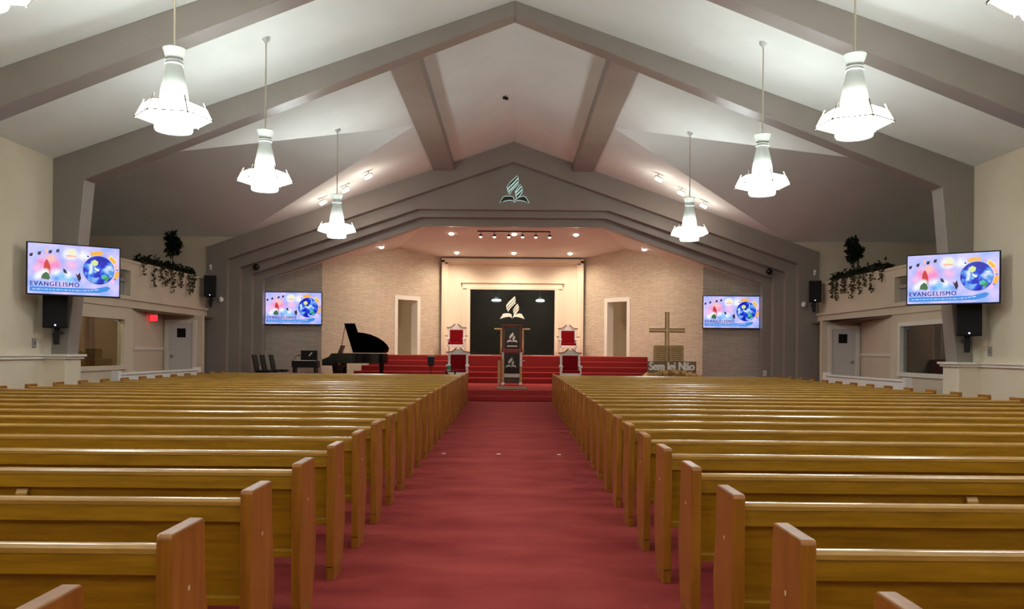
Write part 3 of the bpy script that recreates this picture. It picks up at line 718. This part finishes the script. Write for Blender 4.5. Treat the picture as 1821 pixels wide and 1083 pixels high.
# ---------------------------------------------------------------- emblem
E_F = [[(740,190),(766,240),(640,380),(480,540),(462,590),(455,500),(540,380)],
       [(768,265),(770,340),(640,480),(510,610),(488,660),(470,620),(490,560),(640,410)],
       [(770,365),(766,430),(600,590),(540,690),(512,715),(505,660),(530,620),(650,500)],
       [(830,440),(862,480),(700,650),(690,690),(685,640),(740,550)],
       [(868,495),(888,560),(720,730),(700,760),(695,710),(715,670)],
       [(890,580),(880,650),(800,770),(720,845),(708,790),(730,745)]]
E_B = [[(250,955),(350,785),(430,765),(560,765),(640,800),(652,935),(600,885),(520,882),(400,905)],
       [(1080,955),(980,785),(900,765),(780,800),(690,860),(678,935),(730,885),(810,882),(930,905)]]
def emblem(parent, W, y, z0, mflame, mbook, depth=.01, outline=None, x0=0.0, solid=False):
    k = W/830.0
    def T(p): return (x0+(p[0]-665)*k, (955-p[1])*k + z0)
    flames = E_F
    if solid: flames = [[(740,190),(770,300),(766,430),(600,590),(540,690),(512,715),(470,640),(455,520),(540,380)], [(830,440),(875,500),(890,600),(840,710),(720,845),(690,690),(740,550)]]
    for nm, polys, mt in (('flame', flames, mflame), ('book_page', E_B, mbook)):
        for p in polys:
            q = [T(v) for v in p]
            o = MB().prism(q, 'y', y-depth, y).build(nm, mt, parent)
            if outline:
                MB().tube([(a, y-depth, c_) for a, c_ in q], .013, 6, closed=True).build('outline_light', outline, o)
em = thing('wall_emblem', 'outlined flame and open book emblem on the arch face', 'emblem', (0.04, ys[1], 6.86))
emblem(em, 1.06, -.02, 0, M['emblem_dark'], M['emblem_dark'], .02, M['neon'])
em = thing('window_emblem', 'white flame and open book emblem on the pool window', 'emblem', (0.0, YK+.04, 2.93))
emblem(em, 1.07, -.002, 0, M['emblem_white'], M['emblem_white'], .012)

# ---------------------------------------------------------------- pulpits
def pulpit(loc, label, h, w, low):
    t = thing('pulpit', label, 'pulpit', loc)
    if not low:
        MB().box(-.36,-.28,-.2,.25,0,h).box(.28,.36,-.2,.25,0,h).build('side_panel', M['darkwood'], t, bevel=0.01)
        MB().box(-.28,.28,-.18,-.16,.30,h-.03).build('front_glass', M['gloss'], t)
        MB().box(-.42,.42,-.22,.28,0,.28).build('base', M['redwood'], t, bevel=0.01)
        MB().prism([(-.24,h+.02),(-.24,h+.06),(.32,h-.04),(.32,h-.08)], 'x', -.42, .42).build('desk_top', M['darkwood'], t)
        for s in (-1,1):
            MB().box(s*.46,s*.38,-.12,-.06,.1,h-.12).build('post', M['gold'], t, bevel=0.005)
            MB().box(s*.70,s*.38,-.13,.15,h-.14,h-.09).build('wing_shelf', M['gold'], t, bevel=0.005)
            MB().box(s*.80,s*.42,-.2,.2,.0,.04).build('foot_board', M['gold'], t)
        emblem(t, .44, -.182, .52, M['emblem_grey'], M['emblem_grey'], .004, None, solid=True)
        MB().box(-.2,.2,-.186,-.182,.36,.40).build('etched_line', M['emblem_grey'], t)
    else:
        MB().box(-.27,.27,-.15,-.13,.42,h-.05).build('front_glass', M['gloss'], t)
        MB().box(-.27,.27,-.17,-.11,.27,.40).build('front_rail', M['metal'], t, bevel=0.006)
        MB().box(-.27,.27,-.1,.2,.08,.27).build('base', M['darkwood'], t)
        for s in (-1,1):
            MB().box(s*.36,s*.27,-.17,-.06,0.08,h-.25).build('post', M['gold'], t, bevel=0.006)
            MB().box(s*.36,s*.28,-.18,-.08,h-.50 if s > 0 else h-.25,h).build('side_cap', M['whitewood'] if s > 0 else M['metal'], t, bevel=0.006)
            MB().box(s*.37,s*.25,-.22,-.04,0,.09).build('foot', M['whitewood'], t, bevel=0.02)
            MB().box(s*.50,s*.40,-.02,.06,0,h-.3).build('rear_post', M['gold'], t) if s < 0 else None
        MB().prism([(-.18,h-.02),(-.18,h+.02),(.3,h-.07),(.3,h-.11)], 'x', -.34, .34).build('desk_top', M['redwood'], t)
        MB().box(.30,.46,-.20,-.14,h-.32,h-.29).build('microphone_arm', M['metal'], t)
        emblem(t, .40, -.152, .62, M['emblem_grey'], M['emblem_grey'], .004, None, x0=-.03, solid=True)
    return t
pulpit((0.0, 32.75, ZT), 'dark wooden pulpit with winged shelves on the upper platform', 1.17, .8, False)
pulpit((0.0, 29.6, .33), 'glass fronted pulpit with white feet at the foot of the steps', 1.17, .6, True)
mt_ = thing('floor_mat', 'brown mat on the landing before the glass pulpit', 'mat', (0.0, 26.9, .33))
MB().box(-.5,.5,-.9,.9,0,.012).build('pad', M['stem'], mt_); MB().box(-.52,.52,-.92,-.88,0,.014).box(-.52,.52,.88,.92,0,.014).build('edge_band', M['darkwood'], mt_)

# ---------------------------------------------------------------- throne chairs
def throne(loc, label):
    t = thing('throne_chair', label, 'chair', loc, 0, 'white throne chairs')
    for s in (-1,1):
        MB().box(s*.36,s*.29,-.30,-.23,0,.46).build('leg', M['whitewood'], t, bevel=0.008)
        MB().box(s*.36,s*.29,.24,.31,0,1.16).build('rear_post', M['whitewood'], t, bevel=0.008)
        MB().box(s*.40,s*.28,-.30,.28,.64,.70).build('armrest', M['whitewood'], t, bevel=0.015)
        MB().box(s*.36,s*.30,-.28,-.22,.44,.66).build('arm_post', M['whitewood'], t, bevel=0.006)
        # scrolled pediment halves
        pts = [(s*.42,1.145),(s*.30,1.15),(s*.20,1.18),(s*.13,1.25),(s*.06,1.30),(s*.05,1.27),(s*.11,1.21),(s*.17,1.13),(s*.40,1.10)]
        MB().prism(pts, 'y', .22, .33).build('pediment_scroll', M['whitewood'], t, bevel=0.006)
        MB().tube([(s*.42,.215,1.15),(s*.30,.215,1.155),(s*.20,.215,1.185),(s*.13,.215,1.25),(s*.06,.215,1.31)], .016, 6).build('scroll_moulding', M['darkwood'], t)
        MB().tube([(s*.37,.22,.80),(s*.47,.10,.80)], .018, 6).build('side_knob', M['darkwood'], t)
    MB().box(-.34,.34,-.30,.30,.34,.44).build('seat_frame', M['whitewood'], t, bevel=0.01)
    MB().box(-.32,.32,-.31,.24,.44,.54).build('seat_cushion', M['velvet'], t, bevel=0.03)
    MB().box(-.36,.36,.25,.31,.50,1.14).build('back_frame', M['whitewood'], t, bevel=0.008)
    MB().prism([(-.17,1.13),(.17,1.13),(.10,1.22),(.05,1.26),(-.05,1.26),(-.10,1.22)], 'y', .25, .30).build('crest', M['whitewood'], t)
    MB().box(-.275,.275,.20,.26,.53,1.06).build('back_cushion', M['velvet'], t, bevel=0.02)
    return t
throne((-1.92, 29.5, .33), 'white throne chair with dark red back on the landing, behind the small table')
throne((2.08, 29.5, .33), 'white throne chair with dark red back on the landing, clear of any table')
throne((-2.33, 34.6, ZT), 'white throne chair with bright red back on the upper platform, piano side')
throne((2.33, 34.6, ZT), 'white throne chair with bright red back on the upper platform, wooden cross side')
# small table, bottle, monitor
t = thing('side_table', 'small black table with splayed legs before the white throne chair', 'table', (-2.05, 28.3, .33))
MB().box(-.24,.20,-.15,.15,.48,.51).build('table_top', M['black'], t)
for s in (-1,1): MB().tube([(s*.15-.02,0,.48),(s*.05-.02,0,.02)], .028, 8).build('leg', M['black'], t)
MB().box(-.16,.12,-.12,.12,0,.025).build('base', M['black'], t)
t = thing('bottle', 'white pump bottle with green label on the small black table', 'bottle', (-2.14, 28.3, .84))
MB().lathe([(.055,0),(.065,.01),(.065,.2),(.03,.25),(.028,.28)], 18).build('body', M['white'], t, smooth=True)
MB().lathe([(.067,.03),(.067,.18)], 18, cap=False).build('label_wrap', M['green'], t)
MB().lathe([(.03,.28),(.03,.31),(.012,.31),(.012,.34)], 12).box(-.01,.06,-.012,.012,.33,.345).build('pump', M['white'], t)
t = thing('stage_monitor', 'small black monitor on a thin stand below the steps', 'speaker', (-2.78, 28.6, .33))
MB().prism([(-.12,.98),(.12,.98),(.09,.66),(-.09,.66)], 'y', -.1, .1).build('cabinet', M['black'], t, bevel=0.02)
MB().box(-.13,.13,-.11,.11,.98,1.02).build('top_plate', M['grey'], t); MB().tube([(0,0,.02),(0,0,.67)], .012, 8).build('pole', M['black'], t)
MB().lathe([(.16,0),(.15,.02),(.02,.03)], 20).build('base', M['black'], t)

# ---------------------------------------------------------------- grand piano
pn = thing('grand_piano', 'black grand piano with raised lid beside the chancel steps', 'piano', (-6.60, 28.9, .33))
pn.scale = (1, 1, 1.07)
# local: x from keyboard (0) to tail, y from 0 (near, treble side) to 1.45 (spine, hinge)
def rim_pts(inset=0.0, x_start=.42):
    pts = [(x_start,1.45-inset),(x_start,0+inset),(.95,0+inset)]
    for k in range(1, 9):
        tt = k/8; pts.append((.95+.80*tt, inset+.50*(tt*tt*(3-2*tt))))
    for k in range(0, 9):
        a = -math.pi/2 + math.pi*k/8*0.98
        pts.append((1.75+(.40-inset)*math.cos(a), .97+(.47-inset)*math.sin(a)))
    return pts
MB().prism(rim_pts(), 'z', .68, 1.0).build('rim', M['gloss'], pn, bevel=0.008)
MB().prism(rim_pts(.03,.46), 'z', .99, 1.004).build('matte_rim_cover', M['black'], pn)  # matte black plate added over the rim top to hide its bright reflection
MB().box(.0,.46,.02,1.43,.60,.74).build('key_bed', M['gloss'], pn, bevel=0.01)
for yy in (0.0, 1.36):
    MB().prism([(.0,.62),(.0,.80),(.12,.84),(.25,.90),(.32,1.0),(.44,1.0),(.44,.62)], 'y', yy, yy+.09).build('cheek', M['gloss'], pn, bevel=0.008)
MB().box(.05,.22,.1,1.35,.74,.765).build('keyboard', M['white'], pn); MB().box(.24,.30,.1,1.35,.74,.86).build('fall_board', M['gloss'], pn)
kb = pn.children[-2]
for k in range(24):
    if k % 7 in (2, 6): continue
    MB().box(.11,.22,.12+k*.051,.14+k*.051,.765,.78).build('black_key', M['black'], kb)
# lid
lid = MB()
hz = 1.02; ph = math.radians(40)
def lp(p, dz): # rotate about spine hinge
    x, y = p; r = 1.45-y
    return (x, 1.45 - r*math.cos(ph) - dz*math.sin(ph), hz + r*math.sin(ph) + dz*math.cos(ph))
lpts = [(.86,1.45),(.86,-.02)] + [(1.12,-.02)] + [(1.12+.0*k, .0) for k in ()] + rim_pts(0, .86)[3:]
lpts = [(.80,1.45),(.70,-.02),(1.08,-.02),(1.13,.42),(1.30,.45),(1.55,.52),(1.80,.68),(1.98,.86),(2.10,1.06),(2.14,1.22),(2.10,1.38),(2.0,1.45)]
lid.hexa([lp(p,0) for p in lpts], [lp(p,.03) for p in lpts]); lid.build('lid', M['gloss'], pn)
fl2 = MB().prism([(.80,1.45),(.80,.0),(1.1,.0),(1.1,1.45)], 'z', 1.0, 1.02)
MB().tube([(.62,.10,1.0),(.72,.43,1.0+.95)], .012, 6).build('prop_stick', M['darkwood'], pn)
MB().hexa([(.47,.35,1.0),(.47,1.10,1.0),(.58,1.10,1.27),(.58,.35,1.27)], [(.49,.35,1.0),(.49,1.10,1.0),(.60,1.10,1.27),(.60,.35,1.27)]).build('music_desk', M['redwood'], pn)
for (x,y) in ((.42,.14),(.42,1.30),(1.92,.98)):
    lg = MB().lathe([(.05,.06),(.055,.12),(.06,.30),(.085,.52),(.10,.68)], 12, (x,y,0)); lg.build('leg', M['gloss'], pn, smooth=True)
    MB().lathe([(.03,0),(.05,.02),(.05,.05),(.03,.07)], 12, (x,y,0)).build('caster', M['metal'], pn)
MB().box(.62,.70,.62,.68,.12,.68).box(.62,.70,.80,.86,.12,.68).box(.56,.76,.55,.93,.05,.13).build('pedal_lyre', M['gloss'], pn)
MB().prism([(.30,.62),(.44,.45),(.50,.25),(.60,.25),(.66,.45),(.80,.62)], 'y', .12, .2).build('leg_bracket', M['gloss'], pn)
for yy in (.66,.74,.82): MB().box(.40,.57,yy-.02,yy+.02,.06,.08).build('pedal', M['metal'], pn)

# ---------------------------------------------------------------- keyboard, stands and stacked chairs at the arch foot
t = thing('electric_organ', 'black electric organ with music board left of the piano', 'organ', (-7.2, 29.4, .33))
MB().box(-.52,.36,-.25,.25,.56,.80).build('key_case', M['black'], t, bevel=0.02)
MB().box(-.26,.32,.0,.05,.80,1.16).build('music_board', M['black'], t, bevel=0.01); MB().box(-.44,.30,-.24,-.08,.80,.815).build('keys', M['white'], t)
MB().hexa([(.02,-.01,.98),(.12,-.01,1.10),(.15,-.01,1.08),(.05,-.01,.96)], [(.02,0,.98),(.12,0,1.10),(.15,0,1.08),(.05,0,.96)]).build('sheet_music', M['white'], t)
for x in (-.46,.28): MB().box(x-.03,x+.03,-.2,.2,0,.57).build('leg', M['black'], t)
MB().box(-.10,.5,-.2,.22,.10,.38).build('pedal_case', M['black'], t, bevel=0.02)
t = thing('monitor_wedge', 'low black floor monitor wedge beside the electric organ', 'speaker', (-6.72, 28.8, .33))
MB().prism([(-.28,0),(.28,0),(.28,.30),(-.02,.36),(-.28,.14)], 'y', -.2, .2).build('cabinet', M['black'], t, bevel=0.015); MB().box(-.2,.2,-.21,-.2,.04,.12).build('grille', M['grille'], t)
t = thing('microphone_stand', 'thin black microphone stand between the chairs and the organ', 'stand', (-7.82, 29.95, .33))
MB().lathe([(.14,0),(.13,.02),(.015,.03)], 20).build('base', M['black'], t); MB().tube([(0,0,.02),(0,0,.88),(.03,0,.95),(.12,0,.98)], .011, 8).build('pole', M['black'], t)
MB().tube([(.12,0,.98),(.20,0,.98)], .02, 8).build('microphone', M['black'], t); MB().tube([(0,0,.33),(.18,0,.30)], .01, 6).build('cable_arm', M['black'], t)
CL = ['closest to the pews','middle of three','closest to the grey stone wall']
for i, (x, y) in enumerate(((-8.50,28.35),(-8.42,28.95),(-8.28,29.55))):
    t = thing('side_chair', 'black padded side chair left of the organ, %s' % CL[i], 'chair', (x, y, .33), 0, 'black side chairs')
    w = .22
    for s in (-1,1):
        MB().tube([(-.20,s*w,0),(-.16,s*w,.46),(-.27,s*w,.98)], .016, 8).build('rear_leg', M['black'], t); MB().tube([(.24,s*w,0),(.20,s*w,.42)], .016, 8).build('leg', M['black'], t)
    MB().hexa([(-.20,-w,.46),(-.20,w,.46),(-.31,w,1.0),(-.31,-w,1.0)], [(-.14,-w,.46),(-.14,w,.46),(-.265,w,1.0),(-.265,-w,1.0)]).build('backrest', M['black'], t, bevel=0.015)
    MB().box(-.18,.30,-w-.02,w+.02,.40,.48).build('seat', M['black'], t, bevel=0.025)

# ---------------------------------------------------------------- cross, tablets, mound, letters
YC = 28.4
t = thing('wooden_cross', 'tall oak cross with dark edges behind the two tablets', 'cross', (5.35, YC+.35, .33))
t.scale = (1, 1, 1.03)
def crs(name, x0, x1, z0, z1, y0, y1, mt): MB().box(x0,x1,y0,y1,z0,z1).build(name, mt, t, bevel=0.004)
crs('upright', -.035, .035, 0, 2.53, -.03, .03, M['crosswood']); crs('upright_edge', -.070, -.035, 0, 2.53, -.02, .04, M['crossdark']); crs('upright_edge', .035, .070, 0, 2.53, -.02, .04, M['crossdark'])
crs('crossbar', -.62, .62, 1.87, 1.94, -.035, .025, M['crosswood']); crs('crossbar_edge', -.62, .62, 1.835, 1.87, -.015, .035, M['crossdark']); crs('crossbar_edge', -.62, .62, 1.94, 1.975, -.015, .035, M['crossdark'])
for s in (-1,1):
    t = thing('stone_tablet', 'tan law tablet with rounded corners, %s half of the pair' % ('piano side' if s < 0 else 'television side'), 'tablet', (5.35+s*.265, YC+.05, .98), 0, 'law tablets')
    r = .06; w = .25; h = .80
    pl_ = [(-w,0),(w,0),(w,h-r),(w-r*.3,h-r*.3),(w-r,h),(-w+r,h),(-w+r*.3,h-r*.3),(-w,h-r)]
    MB().prism(pl_, 'y', -.06, .06).build('slab', M['tablet'], t, bevel=0.012)
    for k in range(8):
        MB().box(-.17,.17-.05*((k*3)%3),-.068,-.055,.24+k*.065,.265+k*.065).build('carved_line', M['crossdark'], t)
t = thing('letter_sign', 'brown sign board with white letters on the burlap mound', 'sign', (5.42, YC-.30, .91))
MB().box(-.84,.80,-.02,.02,-.10,.32).build('board', M['banner'], t)
text_mesh('Sem lei Não', 'lettering', M['letter'], t, 1.52, .28, (-.80, -.022, .02), depth=.03, bold=.012, space=1.0, thick=.016)
mound = thing('burlap_mound', 'heaped tan burlap mound beneath the tablets and cross', 'fabric', (5.4, YC, .33))
random.seed(3)
base = MB()
N, Q = 40, 14
vv = []; ff = []
for j in range(Q+1):
    v = j/Q
    for i in range(N+1):
        u = i/N; x = (u-.5)*2.2; y = (v-.5)*1.3
        h = max(0, 1-(abs(x)/1.1)**2.4)*max(0, 1-(abs(y)/.65)**2.4)
        z = .64*h**.45 + .07*h*(math.sin(x*11+math.sin(y*9)*2)+math.sin(y*13+x*5))
        vv.append((x,y,max(0,z)))
for j in range(Q):
    for i in range(N): a = j*(N+1)+i; ff.append((a,a+1,a+N+2,a+N+1))
base.add(vv, ff); base.build('cloth', M['burlap'], mound, smooth=True)
for k in range(11):
    x = -.90 + k*.18; zz = .30 + .22*(1-(abs(x)/1.0)**2)
    MB().tube([(x-.12,-.40,zz-.16),(x-.06,-.50,zz-.02+.05*(k%2)),(x+.03,-.46,zz+.03),(x+.12,-.38,zz-.14)], [.08,.11,.10,.07], 8).build('fold', M['burlap'], mound, smooth=True)

# ---------------------------------------------------------------- plants on the side room ledges
def leaf_quad(mb, p, d, up, L, W):
    d = d.normalized(); sdv = d.cross(up)
    sdv = sdv.normalized() if sdv.length > 1e-4 else Vector((1,0,0))
    mb.face([p, p+d*L*.45+sdv*W*.5, p+d*L, p+d*L*.45-sdv*W*.5])
for s in (-1,1):
    nm = 'piano' if s < 0 else 'wooden cross'
    random.seed(11+s)
    px = s*11.05
    t = thing('ledge_tree', 'small dark artificial tree on the ledge on the %s side' % nm, 'plant', (px, 27.0, 4.02))
    MB().lathe([(.10,0),(.13,.02),(.15,.16),(.14,.17),(.02,.16)], 16).build('pot', M['black'], t, smooth=True)
    MB().tube([(0,0,.12),(.02,.0,.5),(0,.02,.9),(-.02,0,1.1)], [.022,.018,.012,.008], 7).tube([(0,.01,.6),(.12,.0,.85)], .008, 5).build('trunk', M['stem'], t)
    lv = MB()
    for k in range(620):
        c = random.choice([(-.04,0,1.14,.15),(-.06,0,.98,.17),(.12,0,.80,.18),(0,0,.66,.17),(.14,.05,.90,.12),(-.02,0,.78,.2)])
        d = Vector((random.gauss(0,1), random.gauss(0,1), random.gauss(0,1))).normalized()
        p = Vector(c[:3]) + d*c[3]*random.uniform(.2,1)
        leaf_quad(lv, p, d+Vector((0,0,random.uniform(-.4,.6))), Vector((random.random(),random.random(),1)), random.uniform(.10,.16), .09)
    lv.build('leaves', M['leaf'], t)['kind'] = 'stuff'
    t = thing('ledge_ivy', 'trailing ivy garland spilling over the ledge on the %s side' % nm, 'plant', (s*10.9, 26.35, 4.02))
    g = MB(); st = MB()
    st.tube([(s*.1,-2.0,.04),(s*.06,-.7,.06),(s*.08,.6,.05),(s*.1,1.9,.04)], .02, 6)
    for k in range(900):
        y = random.uniform(-2.05, 1.55) if k % 9 else random.uniform(1.65, 1.95)
        p = Vector((s*random.uniform(-.10,.22), y, .02+abs(random.gauss(0,.075))+.05*math.sin(y*5)**2))
        d = Vector((random.gauss(0,1), random.gauss(0,1), random.gauss(.2,.7)))
        leaf_quad(g, p, d, Vector((random.random(),random.random(),1)), random.uniform(.09,.15), .09)
    g.build('leaves', M['leaf'], t)['kind'] = 'stuff'
    dn = MB()
    for y, L in ((-1.95,.32),(-1.25,.62),(-.75,.40),(-.4,.58),(0.0,.42),(.2,.72),(.75,.45),(.9,.5),(1.45,.72),(1.75,.6),(1.9,.45)):
        st.tube([(s*-.06,y,.05),(s*-.10,y+.01,-.1),(s*-.09,y-.01,-L)], .007, 5)
        for k in range(int(L*75)):
            q = random.random(); p = Vector((s*-.09+random.gauss(0,.02), y+random.gauss(0,.05)*(1.2-q*.6), -L*q))
            leaf_quad(dn, p, Vector((random.gauss(0,1), random.gauss(0,1), random.gauss(-.5,.6))), Vector((random.random(),1,random.random())), random.uniform(.06,.10), .065)
    dn.build('trailing_leaves', M['ivy'], t)['kind'] = 'stuff'
    st.build('stems', M['stem'], t)

# ---------------------------------------------------------------- pews
ORD = ['first','second','third','fourth','fifth','sixth','seventh','eighth','ninth','tenth','eleventh','twelfth','thirteenth','fourteenth','fifteenth','sixteenth','seventeenth','eighteenth','nineteenth','twentieth','twenty-first','twenty-second','twenty-third','twenty-fourth','twenty-fifth','twenty-sixth']
END = [(0,.085),(0,.862),(.004,.874),(.014,.88),(.284,.88),(.296,.874),(.30,.862),(.312,.66),(.335,.54),(.352,.44),(.35,.36),(.325,.24),(.28,.085)]
def make_pew(s, L):
    t = thing('pew', None, 'pew')
    def X(a): return s*a
    for a in (0, L-.055):
        nm = 'end_panel'
        e = MB().prism(END, 'x', X(a), X(a+.055)).build(nm, M['pew_end'], t, bevel=0.006)
        MB().prism([(0.002,0),(0.002,.082),(.278,.082),(.25,0)], 'x', X(a+.001), X(a+.054)).build('end_foot', M['pew_end'], e, bevel=0.004)
        if a == 0: MB().tube([(X(-.001),.15,.66),(X(.003),.15,.66)], .010, 10).build('plug', M['crosswood'], e)
    i0, i1 = X(.054), X(L-.054)
    MB().prism([(.024,.808),(.022,.826),(.030,.838),(.046,.842),(.064,.838),(.072,.826),(.072,.808)], 'x', i0, i1).build('cap_rail', M['pew_cap'], t, smooth=True)
    MB().prism([(.028,.735),(.028,.808),(.068,.808),(.076,.735)], 'x', i0, i1).build('top_rail', M['pew'], t, bevel=0.003)
    MB().prism([(.056,.75),(.076,.75),(.136,.38),(.116,.38)], 'x', i0, i1).build('back_panel', M['pew'], t)
    MB().prism([(.088,.345),(.085,.385),(.150,.390),(.150,.345)], 'x', i0, i1).build('bottom_rail', M['pew'], t, bevel=0.003)
    MB().prism([(.13,.40),(.13,.44),(.50,.455),(.535,.445),(.54,.425),(.52,.41)], 'x', i0, i1).build('seat', M['pew'], t, bevel=0.004)
    for q in (.34, .67):
        MB().prism([(.14,0),(.14,.41),(.44,.41),(.36,0)], 'x', X(L*q), X(L*q+.04)).build('support', M['pew'], t)
    return t
NR = 26
for s, nm in ((-1,'piano'),(1,'wooden cross')):
    p0 = None
    for k in range(NR):
        y = 1.90 + .88*k
        xa = -(1.13 + .0065*(y-2.8)) if s < 0 else .97 + .0095*(y-2.8)
        if p0 is None: o = p0 = make_pew(s, 7.12 if s < 0 else 6.62)
        else: o = copy_tree(p0)
        o.location = (xa, y, 0)
        o['label'] = 'long oak pew on the %s side of the aisle, %s row from the camera' % (nm, ORD[k])
        o['group'] = 'oak pews on the %s side' % nm
        if k == 3:
            hx = (-2.69-xa) if s < 0 else (2.54-xa)
            MB().prism([(.04,.62),(.03,.70),(.045,.725),(.07,.72),(.07,.705),(.05,.70),(.06,.62)], 'x', hx-.03, hx+.03).build('hook', M['pew_cap'], o)

# pale tape marks on the aisle carpet
for x, txt in ((-.99,'close to the piano side pew ends'),(-.185,'at the middle of the aisle'),(.70,'close to the wooden cross side pew ends')):
    t = tag(MB().prism([(-.03,-.02),(.02,-.03),(.035,.015),(-.01,.03)], 'z', 0, .006).build('tape_mark', M['letter'], None, loc=(x, 12.2, 0.001)), 'tiny pale tape scrap on the red carpet, %s' % txt, 'tape', 'tape scraps on the carpet')
